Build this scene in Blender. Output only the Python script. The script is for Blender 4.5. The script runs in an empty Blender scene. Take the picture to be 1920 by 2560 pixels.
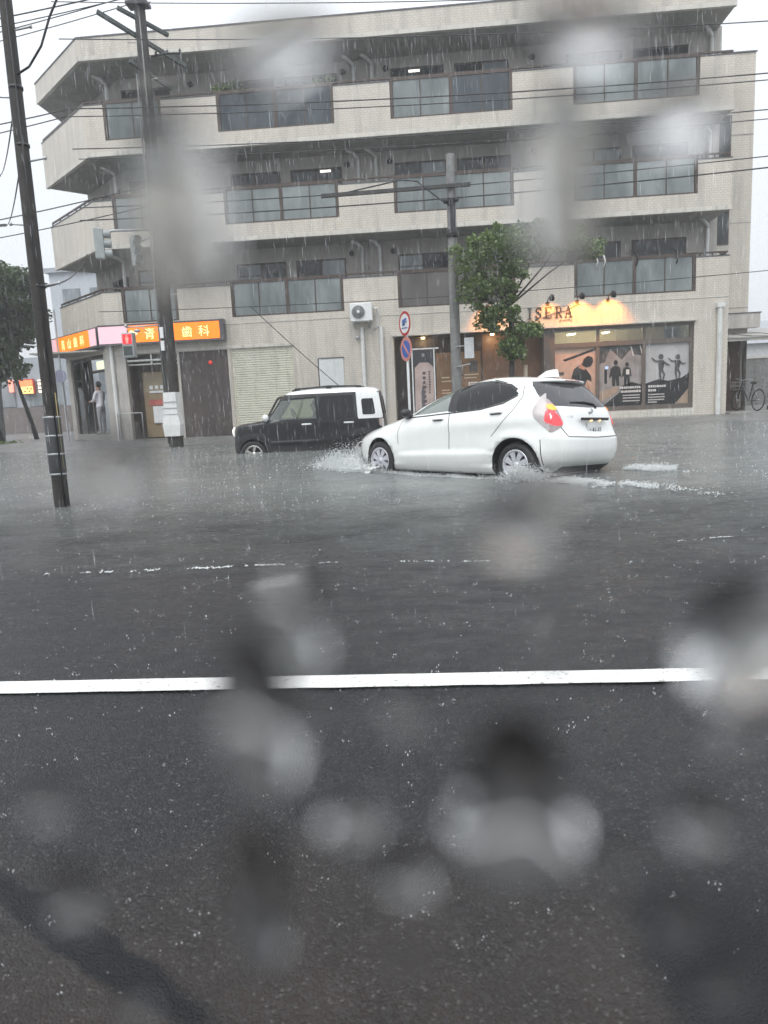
import bpy, bmesh, math, random
from mathutils import Vector, Matrix, noise
random.seed(7)
R = math.radians
SC = bpy.context.scene
COL = SC.collection

# ------------------------------------------------------------------ camera
cam_d = bpy.data.cameras.new('camera'); cam = bpy.data.objects.new('camera', cam_d); COL.objects.link(cam)
cam_d.sensor_fit = 'VERTICAL'; cam_d.sensor_height = 36.0; cam_d.lens = 24.96
cam_d.clip_start = 0.01; cam_d.clip_end = 600
cam_d.dof.use_dof = True; cam_d.dof.focus_distance = 6.5; cam_d.dof.aperture_fstop = 5.4
YAW, PITCH, ROLL = R(4.3), R(8.9), math.atan(.047)
_fw = Vector((-math.sin(YAW)*math.cos(PITCH), math.cos(YAW)*math.cos(PITCH), -math.sin(PITCH)))
_r0 = Vector((math.cos(YAW), math.sin(YAW), 0)); _u0 = _r0.cross(_fw)
_r = _r0*math.cos(ROLL) - _u0*math.sin(ROLL); _u = _u0*math.cos(ROLL) + _r0*math.sin(ROLL)
cam.matrix_world = Matrix(((_r.x, _u.x, -_fw.x, 0), (_r.y, _u.y, -_fw.y, 0), (_r.z, _u.z, -_fw.z, 1.0), (0, 0, 0, 1)))
SC.camera = cam

# ------------------------------------------------------------------ sky, sun, exposure
W = bpy.data.worlds.new('World'); SC.world = W; W.use_nodes = True
nt = W.node_tree; nt.nodes.clear()
def _n(t, **k):
    n = nt.nodes.new(t)
    for a, b in k.items(): setattr(n, a, b)
    return n
SUN_EL, SUN_AZ = R(58), R(200)          # azimuth clockwise from +Y: behind the camera
sky = _n('ShaderNodeTexSky', sky_type='NISHITA', sun_disc=False, sun_elevation=SUN_EL, sun_rotation=SUN_AZ, air_density=2.0, dust_density=6.0, ozone_density=1.0)
hs = _n('ShaderNodeHueSaturation'); hs.inputs['Saturation'].default_value = .10
sc_ = _n('ShaderNodeVectorMath', operation='SCALE'); sc_.inputs['Scale'].default_value = .018
nt.links.new(sky.outputs[0], hs.inputs['Color']); nt.links.new(hs.outputs[0], sc_.inputs[0])
# the cloud deck: an even overcast sky, brighter overhead than at the horizon
tc = _n('ShaderNodeTexCoord'); sep = _n('ShaderNodeSeparateXYZ'); nt.links.new(tc.outputs['Generated'], sep.inputs[0])
rmp = _n('ShaderNodeValToRGB'); nt.links.new(sep.outputs['Z'], rmp.inputs[0])
cr = rmp.color_ramp; cr.elements[0].position = 0.0; cr.elements[0].color = (.72, .75, .80, 1)
cr.elements[1].position = 1.0; cr.elements[1].color = (1.75, 1.80, 1.90, 1)
e = cr.elements.new(.40); e.color = (.86, .90, .97, 1)
mx = _n('ShaderNodeVectorMath', operation='ADD'); nt.links.new(rmp.outputs[0], mx.inputs[0]); nt.links.new(sc_.outputs[0], mx.inputs[1])
bg = _n('ShaderNodeBackground'); bg.inputs['Strength'].default_value = 1.0
nt.links.new(mx.outputs[0], bg.inputs['Color'])
ow = _n('ShaderNodeOutputWorld'); nt.links.new(bg.outputs[0], ow.inputs['Surface'])

sun_d = bpy.data.lights.new('sun', 'SUN'); sun_d.energy = 1.3; sun_d.angle = R(40); sun_d.color = (1, .985, .96)
sun = bpy.data.objects.new('sun', sun_d); COL.objects.link(sun)
_sd = Vector((math.sin(SUN_AZ)*math.cos(SUN_EL), math.cos(SUN_AZ)*math.cos(SUN_EL), math.sin(SUN_EL)))
sun.rotation_euler = (-_sd).to_track_quat('-Z', 'Y').to_euler(); sun.location = _sd*60
vs = SC.view_settings; vs.view_transform = 'Standard'; vs.look = 'None'; vs.exposure = 0.26; vs.gamma = 1.0; vs.use_curve_mapping = False
SC.cycles.max_bounces = 8; SC.cycles.transmission_bounces = 8; SC.cycles.transparent_max_bounces = 16; SC.cycles.diffuse_bounces = 3; SC.cycles.glossy_bounces = 3; SC.cycles.volume_bounces = 0
SC.cycles.caustics_reflective = False; SC.cycles.caustics_refractive = False; SC.cycles.sample_clamp_indirect = 6

# ------------------------------------------------------------------ helpers
ORG = {}
def tag(o, label=None, cat=None, group=None, kind=None):
    if label: o['label'] = label
    if cat: o['category'] = cat
    if group: o['group'] = group
    if kind: o['kind'] = kind
    return o
def thing(name, label, cat, loc=(0, 0, 0), group=None):
    o = bpy.data.objects.new(name, None); COL.objects.link(o); o.location = loc; o.empty_display_size = .1
    ORG[o.name] = Vector(loc); return tag(o, label, cat, group)
class MB:
    """collects faces; build() links them as one mesh object"""
    def __init__(s): s.v = []; s.f = []; s.m = []; s.sm = []; s.mi = 0; s.smooth = False; s.xf = None
    def add(s, vs, fs, smooth=None):
        b = len(s.v); sm = s.smooth if smooth is None else smooth
        if s.xf is not None: vs = [s.xf @ Vector(p) for p in vs]
        s.v += [tuple(p) for p in vs]
        for f in fs: s.f.append([b+i for i in f]); s.m.append(s.mi); s.sm.append(sm)
        return s
    def box(s, a, b):
        x0, y0, z0 = [min(p, q) for p, q in zip(a, b)]; x1, y1, z1 = [max(p, q) for p, q in zip(a, b)]
        return s.add([(x0,y0,z0),(x1,y0,z0),(x1,y1,z0),(x0,y1,z0),(x0,y0,z1),(x1,y0,z1),(x1,y1,z1),(x0,y1,z1)],
              [(0,3,2,1),(4,5,6,7),(0,1,5,4),(1,2,6,5),(2,3,7,6),(3,0,4,7)], False)
    def bar(s, p, q, w, h=None, up=(0, 0, 1)):
        h = h or w; p = Vector(p); q = Vector(q); d = (q-p).normalized(); up = Vector(up)
        if abs(d.dot(up)) > .98: up = Vector((0, 1, 0))
        a = d.cross(up).normalized()*w/2; b = a.normalized().cross(d).normalized()*h/2
        vs = [p-a-b, p+a-b, p+a+b, p-a+b, q-a-b, q+a-b, q+a+b, q-a+b]
        return s.add(vs, [(0,3,2,1),(4,5,6,7),(0,1,5,4),(1,2,6,5),(2,3,7,6),(3,0,4,7)], False)
    def cyl(s, p, q, r0, r1=None, n=12, caps=True):
        r1 = r0 if r1 is None else r1; p = Vector(p); q = Vector(q); d = (q-p).normalized()
        up = Vector((0, 0, 1)) if abs(d.z) < .95 else Vector((1, 0, 0)); a = d.cross(up).normalized(); b = a.cross(d)
        vs = []
        for c, r in ((p, r0), (q, r1)):
            vs += [c + (a*math.cos(t)+b*math.sin(t))*r for t in [2*math.pi*i/n for i in range(n)]]
        s.add(vs, [(i, (i+1) % n, n+(i+1) % n, n+i) for i in range(n)], True)
        if caps:
            s.add(vs[:n], [tuple(reversed(range(n)))], False); s.add(vs[n:], [tuple(range(n))], False)
        return s
    def tube(s, pts, r, n=6, r1=None):
        pts = [Vector(p) for p in pts]; k = len(pts); vs = []; pa = None
        for i, p in enumerate(pts):
            d = (pts[min(i+1, k-1)]-pts[max(i-1, 0)]).normalized()
            if pa is None:
                up = Vector((0, 0, 1)) if abs(d.z) < .9 else Vector((1, 0, 0)); pa = d.cross(up).normalized()
            a = (pa - d*pa.dot(d)).normalized(); pa = a; b = a.cross(d)
            rr = r if r1 is None else r+(r1-r)*i/(k-1)
            vs += [p + (a*math.cos(t)+b*math.sin(t))*rr for t in [2*math.pi*j/n for j in range(n)]]
        fs = [(i*n+j, i*n+(j+1) % n, (i+1)*n+(j+1) % n, (i+1)*n+j) for i in range(k-1) for j in range(n)]
        fs += [tuple(reversed(range(n))), tuple((k-1)*n+j for j in range(n))]
        return s.add(vs, fs, True)
    def prism(s, poly, z0, z1):          # plan polygon (ccw seen from above) extruded in z
        n = len(poly); vs = [(x, y, z0) for x, y in poly]+[(x, y, z1) for x, y in poly]
        return s.add(vs, [tuple(reversed(range(n))), tuple(range(n, 2*n))]+[(i, (i+1) % n, n+(i+1) % n, n+i) for i in range(n)], False)
    def plate(s, poly, y0, y1):          # (x,z) polygon extruded in y
        n = len(poly); vs = [(x, y0, z) for x, z in poly]+[(x, y1, z) for x, z in poly]
        return s.add(vs, [tuple(range(n)), tuple(reversed(range(n, 2*n)))]+[((i+1) % n, i, n+i, n+(i+1) % n) for i in range(n)], False)
    def lathe(s, prof, c, axis, n=24, smooth=True):     # prof [(r, t)] about axis through c
        c = Vector(c); d = Vector(axis).normalized(); up = Vector((0, 0, 1)) if abs(d.z) < .9 else Vector((1, 0, 0))
        a = d.cross(up).normalized(); b = a.cross(d); k = len(prof); vs = []
        for r, t in prof: vs += [c+d*t+(a*math.cos(q)+b*math.sin(q))*r for q in [2*math.pi*j/n for j in range(n)]]
        return s.add(vs, [(i*n+j, i*n+(j+1) % n, (i+1)*n+(j+1) % n, (i+1)*n+j) for i in range(k-1) for j in range(n)], smooth)
    def sphere(s, c, r, n=10, m=6, sc=(1, 1, 1)):
        c = Vector(c); vs = [c+Vector((0, 0, r*sc[2]))]
        for i in range(1, m):
            t = math.pi*i/m
            vs += [c+Vector((r*sc[0]*math.sin(t)*math.cos(q), r*sc[1]*math.sin(t)*math.sin(q), r*sc[2]*math.cos(t))) for q in [2*math.pi*j/n for j in range(n)]]
        vs.append(c-Vector((0, 0, r*sc[2]))); L = len(vs)-1
        fs = [(0, 1+j, 1+(j+1) % n) for j in range(n)]+[(1+(i-1)*n+j, 1+i*n+j, 1+i*n+(j+1) % n, 1+(i-1)*n+(j+1) % n) for i in range(1, m-1) for j in range(n)]
        fs += [(L, 1+(m-2)*n+(j+1) % n, 1+(m-2)*n+j) for j in range(n)]
        return s.add(vs, fs, True)
    def build(s, name, mat, parent=None, local=False, bevel=0):
        me = bpy.data.meshes.new(name); o = Vector((0, 0, 0))
        if parent is not None and not local: o = ORG.get(parent.name, o)
        me.from_pydata([tuple(Vector(p)-o) for p in s.v], [], s.f)
        for m_ in (mat if isinstance(mat, (list, tuple)) else [mat]): me.materials.append(m_)
        me.polygons.foreach_set('material_index', s.m); me.polygons.foreach_set('use_smooth', s.sm); me.update()
        ob = bpy.data.objects.new(name, me); COL.objects.link(ob); ob.parent = parent
        ORG[ob.name] = o if parent is not None else Vector((0, 0, 0))
        if bevel:
            b = ob.modifiers.new('bevel', 'BEVEL'); b.width = bevel; b.segments = 2; b.limit_method = 'ANGLE'
        return ob
def one(shape, name, mat, parent=None, **k):
    m = MB(); shape(m); return m.build(name, mat, parent, **k)
def B_(a, b, name, mat, parent=None, **k): return MB().box(a, b).build(name, mat, parent, **k)

# ------------------------------------------------------------------ materials
class NT:
    def __init__(s, name):
        s.m = bpy.data.materials.new(name); s.m.use_nodes = True; s.t = s.m.node_tree
        s.p = s.t.nodes['Principled BSDF']; s.out = s.t.nodes['Material Output']
    def n(s, t, **k):
        q = s.t.nodes.new(t)
        for a, b in k.items(): setattr(q, a, b)
        return q
    def l(s, a, b): s.t.links.new(a, b)
    def noise(s, scale, vec=None, detail=4, rough=.55):
        q = s.n('ShaderNodeTexNoise'); q.inputs['Scale'].default_value = scale; q.inputs['Detail'].default_value = detail; q.inputs['Roughness'].default_value = rough
        if vec is not None: s.l(vec, q.inputs['Vector'])
        return q.outputs['Fac']
    def pos(s): return s.n('ShaderNodeNewGeometry').outputs['Position']
    def obj(s): return s.n('ShaderNodeTexCoord').outputs['Object']
    def scale(s, vec, sc):
        q = s.n('ShaderNodeVectorMath', operation='MULTIPLY'); s.l(vec, q.inputs[0]); q.inputs[1].default_value = sc; return q.outputs[0]
    def ramp(s, fac, stops):
        q = s.n('ShaderNodeValToRGB'); s.l(fac, q.inputs[0]); r = q.color_ramp
        r.elements[0].position = stops[0][0]; r.elements[0].color = (*stops[0][1], 1); r.elements[1].position = stops[-1][0]; r.elements[1].color = (*stops[-1][1], 1)
        for p, c in stops[1:-1]: e = r.elements.new(p); e.color = (*c, 1)
        return q.outputs[0]
    def mixc(s, f, a, b, mode='MIX'):
        q = s.n('ShaderNodeMix', data_type='RGBA', blend_type=mode)
        for v, i in ((f, 0), (a, 6), (b, 7)):
            if isinstance(v, (int, float)): q.inputs[i].default_value = v
            elif isinstance(v, tuple): q.inputs[i].default_value = (*v, 1)
            else: s.l(v, q.inputs[i])
        return q.outputs[2]
    def math(s, op, a, b=None):
        q = s.n('ShaderNodeMath', operation=op)
        for v, i in ((a, 0), (b, 1)):
            if v is None: continue
            if isinstance(v, (int, float)): q.inputs[i].default_value = v
            else: s.l(v, q.inputs[i])
        return q.outputs[0]
    def mr(s, v, a, b, c=0, d=1):
        q = s.n('ShaderNodeMapRange'); s.l(v, q.inputs[0])
        for i, x in enumerate((a, b, c, d)): q.inputs[i+1].default_value = x
        return q.outputs[0]
    def bump(s, h, st=.3, dist=.02, normal=None):
        q = s.n('ShaderNodeBump'); q.inputs['Strength'].default_value = st; q.inputs['Distance'].default_value = dist; s.l(h, q.inputs['Height'])
        if normal is not None: s.l(normal, q.inputs['Normal'])
        return q.outputs[0]
def mat(name, col, rough=.6, metal=0, var=.12, vs=6, dirt=0, bump=0, bs=60, spec=.5, coat=0, emit=None, es=0):
    """plain paint / metal / plastic with uneven tone, optional runs of dirt and grain"""
    t = NT(name); p = t.p; p.inputs['Roughness'].default_value = rough; p.inputs['Metallic'].default_value = metal
    p.inputs['Specular IOR Level'].default_value = spec; p.inputs['Coat Weight'].default_value = coat
    co = t.pos(); c = tuple(col)
    nz = t.noise(vs, co); k = t.mr(nz, .3, .7, 1-var, 1+var)
    q = t.n('ShaderNodeVectorMath', operation='SCALE'); q.inputs[0].default_value = c; t.l(k, q.inputs['Scale']); out = q.outputs[0]
    if dirt:
        st = t.noise(1, t.scale(co, (7, 7, .7)), 5, .65); f = t.mr(st, .52, .72, 0, dirt)
        out = t.mixc(f, out, tuple(x*.35 for x in c))
    t.l(out, p.inputs['Base Color'])
    r2 = t.noise(vs*3, co); t.l(t.mr(r2, .3, .7, max(rough-.08, .03), min(rough+.1, 1)), p.inputs['Roughness'])
    if bump: t.l(t.bump(t.noise(bs, co), bump, .01), p.inputs['Normal'])
    if emit: p.inputs['Emission Color'].default_value = (*emit, 1); p.inputs['Emission Strength'].default_value = es
    return t.m
def tile_mat(name, u):          # small ceramic wall tiles laid in running bond; u = factors of x, y along the wall
    t = NT(name); co = t.pos(); s = t.n('ShaderNodeSeparateXYZ'); t.l(co, s.inputs[0])
    ux = t.math('ADD', t.math('MULTIPLY', s.outputs[0], u[0]), t.math('MULTIPLY', s.outputs[1], u[1]))
    cb = t.n('ShaderNodeCombineXYZ'); t.l(ux, cb.inputs[0]); t.l(s.outputs[2], cb.inputs[1])
    br = t.n('ShaderNodeTexBrick', offset=.5); t.l(cb.outputs[0], br.inputs['Vector'])
    for k, v in (('Scale', 1.0), ('Mortar Size', .006), ('Mortar Smooth', .3), ('Brick Width', .135), ('Row Height', .066), ('Bias', -.1)): br.inputs[k].default_value = v
    br.inputs['Color1'].default_value = (.64, .585, .505, 1); br.inputs['Color2'].default_value = (.59, .538, .466, 1); br.inputs['Mortar'].default_value = (.41, .38, .345, 1)
    st = t.noise(1, t.scale(co, (5, 5, .5)), 5, .65); big = t.noise(.55, co, 3)
    c = t.mixc(t.mr(st, .48, .74, 0, .55), br.outputs['Color'], (.25, .24, .225))
    c = t.mixc(t.mr(big, .4, .65, 0, .22), c, (.40, .385, .36))
    t.l(c, t.p.inputs['Base Color']); t.p.inputs['Roughness'].default_value = .42
    t.l(t.bump(br.outputs['Fac'], -.6, .006), t.p.inputs['Normal']); return t.m
def clear_glass(name, tint=(.75, .82, .80), gloss=.12, diffuse_mix=0):
    t = NT(name); tr = t.n('ShaderNodeBsdfTransparent'); tr.inputs[0].default_value = (*tint, 1)
    gl = t.n('ShaderNodeBsdfGlossy'); gl.inputs['Roughness'].default_value = .03; fr = t.n('ShaderNodeFresnel'); fr.inputs[0].default_value = 1.5
    mx = t.n('ShaderNodeMixShader'); t.l(t.math('ADD', fr.outputs[0], gloss*.3), mx.inputs[0]); t.l(gl.outputs[0], mx.inputs[2]); t.l(mx.outputs[0], t.out.inputs['Surface'])
    df = t.n('ShaderNodeBsdfDiffuse'); df.inputs[0].default_value = (.42, .48, .44, 1); m2 = t.n('ShaderNodeMixShader'); m2.inputs[0].default_value = diffuse_mix; t.l(tr.outputs[0], m2.inputs[1]); t.l(df.outputs[0], m2.inputs[2]); t.l(m2.outputs[0], mx.inputs[1]); return t.m  # pale green-grey diffuse share mixed in, lightens the glass
def emis(name, col, st):
    t = NT(name); t.p.inputs['Base Color'].default_value = (*[min(c, .8) for c in col], 1); t.p.inputs['Roughness'].default_value = .4
    t.p.inputs['Emission Color'].default_value = (*col, 1); t.p.inputs['Emission Strength'].default_value = st; return t.m
T = {}
T['tile'] = tile_mat('beige_wall_tile', (1, 0)); T['tile_ch'] = tile_mat('beige_wall_tile_corner', (.727, -.687)); T['tile_side'] = tile_mat('beige_wall_tile_side', (0, 1))
T['plaster'] = mat('wall_plaster', (.44, .415, .385), .75, var=.10, vs=2, dirt=.45, bump=.2, bs=40)
T['soffit'] = mat('soffit_concrete', (.36, .345, .32), .85, var=.16, vs=2, dirt=.6, bump=.3, bs=25)
T['lip'] = mat('slab_edge_paint', (.58, .55, .50), .6, var=.1, vs=3, dirt=.5)
T['cap'] = mat('parapet_cap_metal', (.10, .10, .11), .5, metal=.3)
T['brown'] = mat('brown_window_frame', (.075, .055, .045), .45, metal=.2, var=.15)
T['white'] = mat('white_pipe_plastic', (.66, .66, .64), .45, var=.06, dirt=.35)
T['whiteb'] = mat('white_painted_metal', (.74, .75, .75), .35, var=.05, dirt=.3)
T['steel'] = mat('galvanised_steel', (.42, .43, .44), .4, metal=.7, var=.15)
T['blackm'] = mat('black_metal', (.02, .02, .022), .4, var=.2)
T['rubber'] = mat('black_rubber', (.018, .018, .018), .7, var=.25, vs=20)
T['wire'] = mat('wire_insulation', (.02, .02, .022), .6)
T['concp'] = mat('pole_concrete', (.20, .20, .195), .6, var=.18, vs=8, dirt=.7, bump=.3, bs=50)
T['darkp'] = mat('wet_dark_pole', (.032, .027, .024), .62, var=.35, vs=9, dirt=.8, bump=.5, bs=30)
def panel_mat(name, c1, c2, rough):    # frosted balcony panels, cloudy reflections painted into the colour
    t = NT(name); co = t.pos(); nz = t.noise(1.3, t.scale(co, (1, 1, .45)), 4); st = t.noise(1, t.scale(co, (6, 6, .5)), 4)
    c = t.mixc(t.mr(nz, .35, .65), c1, c2); c = t.mixc(t.mr(st, .55, .75, 0, .35), c, tuple(x*.5 for x in c1))
    t.l(c, t.p.inputs['Base Color']); t.p.inputs['Roughness'].default_value = rough; return t.m
T['pan'] = panel_mat('frosted_balcony_panel', (.12, .14, .142), (.25, .275, .275), .3)
T['pan_d'] = panel_mat('dark_balcony_panel', (.035, .045, .055), (.075, .09, .10), .2)
T['pan_b'] = panel_mat('brown_balcony_panel', (.07, .065, .062), (.13, .12, .115), .3)
T['pane_d'] = panel_mat('dark_window_glass', (.02, .022, .025), (.05, .055, .06), .06)
T['pane_l'] = panel_mat('curtained_window_glass', (.20, .225, .24), (.32, .35, .37), .1)
# ------------------------------------------------------------------ road, pavement, flood water
def road_z(y):
    P = [(-30, .03), (2, .026), (3.4, .012), (4.3, -.002), (6, -.10), (9, -.26), (14, -.30), (17, -.14), (18, -.05), (60, -.05)]
    for (a, za), (b, zb) in zip(P, P[1:]):
        if a <= y <= b:
            t = (y-a)/(b-a); return za+(zb-za)*t
    return .03
def grid_sheet(xs, ys, zf, name, m, smooth=True):
    mb = MB(); nx, ny = len(xs), len(ys)
    mb.add([(x, y, zf(x, y)) for y in ys for x in xs], [(j*nx+i, j*nx+i+1, (j+1)*nx+i+1, (j+1)*nx+i) for j in range(ny-1) for i in range(nx-1)], smooth)
    return mb.build(name, m)
def frange(a, b, s): n = int(round((b-a)/s)); return [a+(b-a)*i/n for i in range(n+1)]
def asphalt(name, base, brown, spk, dark_zones=False):
    t = NT(name); co = t.pos()
    v = t.n('ShaderNodeTexVoronoi'); v.inputs['Scale'].default_value = 210; t.l(co, v.inputs['Vector'])
    v2 = t.n('ShaderNodeTexVoronoi'); v2.inputs['Scale'].default_value = 60; t.l(co, v2.inputs['Vector'])
    sv = t.n('ShaderNodeSeparateColor'); t.l(v.outputs['Color'], sv.inputs[0])
    big = t.noise(.8, co, 5, .6); mid = t.noise(7, co, 5, .65); fine = t.noise(420, co, 3)
    sy_ = t.n('ShaderNodeSeparateXYZ'); t.l(co, sy_.inputs[0]); old = t.mr(t.math('ADD', sy_.outputs[1], t.math('MULTIPLY', big, 1.2)), 2.15, 1.55, 0, 1)
    c = t.mixc(old, base, brown); c = t.mixc(t.mr(mid, .35, .7, 0, .5), c, tuple(x*.55 for x in base))
    c = t.mixc(t.mr(sv.outputs[0], .45, 1, 0, .75), c, spk)
    c = t.mixc(t.mr(sv.outputs[1], .965, .99, 0, .5), c, (.14, .135, .128))
    if dark_zones:  # two darker areas with noisy edges, near right and near left
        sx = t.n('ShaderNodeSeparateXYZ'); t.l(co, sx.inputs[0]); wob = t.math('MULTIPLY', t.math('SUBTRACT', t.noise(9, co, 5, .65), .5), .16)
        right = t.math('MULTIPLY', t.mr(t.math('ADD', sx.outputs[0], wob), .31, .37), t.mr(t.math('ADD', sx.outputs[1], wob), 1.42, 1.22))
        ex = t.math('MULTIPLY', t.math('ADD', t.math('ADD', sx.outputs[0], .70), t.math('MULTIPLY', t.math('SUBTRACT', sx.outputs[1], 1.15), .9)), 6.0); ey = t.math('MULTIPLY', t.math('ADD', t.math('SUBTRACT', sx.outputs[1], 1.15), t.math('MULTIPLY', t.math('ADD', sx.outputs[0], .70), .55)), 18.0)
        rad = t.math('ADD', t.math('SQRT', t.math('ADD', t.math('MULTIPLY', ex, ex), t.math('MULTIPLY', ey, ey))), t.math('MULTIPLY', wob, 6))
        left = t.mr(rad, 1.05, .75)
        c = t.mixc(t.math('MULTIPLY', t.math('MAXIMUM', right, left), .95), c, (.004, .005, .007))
    t.l(c, t.p.inputs['Base Color'])
    film = t.noise(1.7, t.scale(co, (1, 2.2, 1)), 5, .6); t.l(t.math('ADD', t.mr(film, .38, .6, .10, .34), t.mr(mid, .3, .7, 0, .2)), t.p.inputs['Roughness']); t.p.inputs['Specular IOR Level'].default_value = .27
    h = t.math('ADD', t.math('MULTIPLY', v.outputs['Distance'], -1.0), t.math('MULTIPLY', fine, .3))
    n1 = t.bump(h, .75, .0035); n2 = t.bump(mid, .25, .02, n1); t.l(n2, t.p.inputs['Normal']); return t.m
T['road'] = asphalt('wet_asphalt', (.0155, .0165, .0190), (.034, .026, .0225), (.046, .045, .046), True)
T['pave'] = mat('wet_pavement_concrete', (.17, .17, .165), .4, var=.2, vs=1.2, bump=.3, bs=30)
ysr = frange(-12, 2, 2)+frange(2.2, 7, .2)+frange(7.5, 18, .5)
xsr = frange(-90, -10, 10)+frange(-9.5, 9.5, .25)+frange(10, 90, 10)
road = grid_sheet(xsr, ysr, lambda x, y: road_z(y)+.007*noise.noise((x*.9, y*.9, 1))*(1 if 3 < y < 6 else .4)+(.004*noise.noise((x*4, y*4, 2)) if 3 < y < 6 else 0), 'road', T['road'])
tag(road, 'wet grey asphalt road running down into the flood', None, None, 'structure')
g = MB(); g.add([(-300, -40, -.42), (300, -40, -.42), (300, 500, -.42), (-300, 500, -.42)], [(0, 1, 2, 3)]); gr = g.build('ground', T['pave']); tag(gr, 'wet ground all round', kind='structure')
def pave_z(x, y):
    P = [(18, -.05), (18.6, -.045), (20, -.015), (21.4, .06), (22.4, .125), (60, .14)]
    for (a, za), (b, zb) in zip(P, P[1:]):
        if a <= y <= b: z = za+(zb-za)*(y-a)/(b-a); break
    if x < -13: z = max(z, .03+.1*min(1, (-13-x)/3)*(1 if y > 22 else .2))
    return z
pv = grid_sheet(frange(-90, -20, 7)+frange(-19, 20, .6)+frange(25, 90, 10), frange(18, 24, .4)+[26, 30, 40, 60], pave_z, 'pavement', T['pave'])
tag(pv, 'wet grey pavement in front of the beige apartment block', kind='structure')
# white edge line, edges a little ragged
mb = MB(); xs = frange(-30, 30, .05); top = []; bot = []
for x in xs:
    yc = 2.365+.0025*x
    bot.append((x, yc-.056+.004*noise.noise((x*7, 0, 0)), road_z(2.3)+.0085)); top.append((x, yc+.056+.004*noise.noise((x*7, 9, 0)), road_z(2.4)+.0085))
n = len(xs); mb.add(bot+top, [(i, i+1, n+i+1, n+i) for i in range(n-1)])
t = NT('road_paint'); co = t.pos(); f = t.mr(t.math('ADD', t.noise(55, co, 6, .7), t.math('MULTIPLY', t.noise(3, co, 4), .25)), .70, .76); f2 = t.mr(t.noise(5, co), .3, .7, .85, 1.0)
q = t.n('ShaderNodeVectorMath', operation='SCALE'); q.inputs[0].default_value = (.84, .84, .82); t.l(f2, q.inputs['Scale'])
t.l(t.mixc(f, q.outputs[0], (.22, .21, .20)), t.p.inputs['Base Color']); t.p.inputs['Roughness'].default_value = .35; t.l(t.bump(t.noise(160, co), .3, .003), t.p.inputs['Normal'])
tag(mb.build('road_line', t.m), 'white painted edge line across the near lane', kind='structure')
# white car's place (heading left and away from us); its bow wave and wake shape the water
CAR = dict(x=.60, y=10.25, z=-.20, yaw=.757, pitch=.006, roll=.052, s=.975)
def car_local(x, y):
    dx, dy = x-CAR['x'], y-CAR['y']; c, s = math.cos(CAR['yaw']), math.sin(CAR['yaw'])
    return -dx*c+dy*s, -dx*s-dy*c          # forward, left
def water_z(x, y):
    h = .010*noise.noise((x*1.3, y*1.3, 0))+.006*noise.noise((x*4, y*4, 5))
    edge = min(1, max(0, (y-4.2)/1.5)); h *= .15+.85*edge
    if abs(x-CAR['x']) < 5 and abs(y-CAR['y']) < 5:
        a, b = car_local(x, y)
        h += .10*math.exp(-((a-2.15)/.30)**2-(b/.95)**2)                  # bow wave
        h -= .055*math.exp(-((a+.1)/1.9)**2-((abs(b)-.75)/.45)**2)         # trough along the sides
        h += .035*math.exp(-((abs(b)-1.25-.22*(2-a))/.18)**2)*(1 if -4 < a < 2 else 0)*max(0, 1-abs(a)/4)
        h -= .05*math.exp(-((a+2.3)/.5)**2-(b/.7)**2)
    return h
t = NT('flood_water'); co = t.pos(); sp = t.n('ShaderNodeSeparateXYZ'); t.l(co, sp.inputs[0])
nz = t.noise(1.4, co, 5, .6); yy = t.math('ADD', sp.outputs[1], t.math('MULTIPLY', t.math('SUBTRACT', nz, .5), 2.6))
op = t.mr(yy, 4.1, 8.2, .10, 1.0)
sil = t.noise(.35, t.scale(co, (1, 1.6, 1)), 5, .6)
c = t.mixc(t.mr(sil, .35, .65), (.128, .141, .140), (.180, .188, .178)); t.l(c, t.p.inputs['Base Color'])
t.p.inputs['IOR'].default_value = 1.33; t.p.inputs['Roughness'].default_value = .11; t.l(op, t.p.inputs['Alpha'])
a1 = t.noise(9, co, 3, .6); a2 = t.noise(48, co, 4, .7); a3 = t.noise(2.2, t.scale(co, (1, 2, 1)), 4)
vo = t.n('ShaderNodeTexVoronoi'); vo.inputs['Scale'].default_value = 11; t.l(co, vo.inputs['Vector'])
rg = t.math('SINE', t.math('MULTIPLY', vo.outputs['Distance'], 60)); rg = t.math('MULTIPLY', rg, t.mr(vo.outputs['Distance'], .0, .5, .35, 0))
n1 = t.bump(a3, .30, .10); n2 = t.bump(a1, .6, .025, n1); n3 = t.bump(t.math('ADD', a2, rg), .8, .010, n2); t.l(n3, t.p.inputs['Normal'])
T['water'] = t.m
ysw = frange(3.2, 7, .12)+frange(7.15, 14, .13)+frange(14.3, 22, .3); xsw = frange(-90, -10, 8)+frange(-9, 9, .13)+frange(10, 90, 8)
wt = grid_sheet(xsw, ysw, water_z, 'flood_water', T['water'])
tag(wt, 'grey brown flood water covering the street, pitted by rain', kind='structure')
# ------------------------------------------------------------------ the apartment block
FY = 22.5; IY = 23.9; XR = 8.88
P1 = (-10.25, 22.5); P0 = (-13.05, 25.15)
apt = thing('apartment_building', 'beige tiled four storey apartment block with balconies, a cut-off corner and shops below', 'building', (0, FY, .1))
CD = Vector((-.727, .687)); CN = Vector((.687, .727))        # along the cut corner, and into the building
def ch(s, off=0, z=0): p = Vector(P1)+CD*s+CN*off; return (p.x, p.y, z)
CL = (Vector(P0)-Vector(P1)).length
def chbox(mb, s0, s1, o0, o1, z0, z1):
    pts = [ch(s0, o0), ch(s1, o0), ch(s1, o1), ch(s0, o1)]; pts = [(p[0], p[1]) for p in pts]
    mb.prism(list(reversed(pts)), z0, z1); return mb
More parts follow.
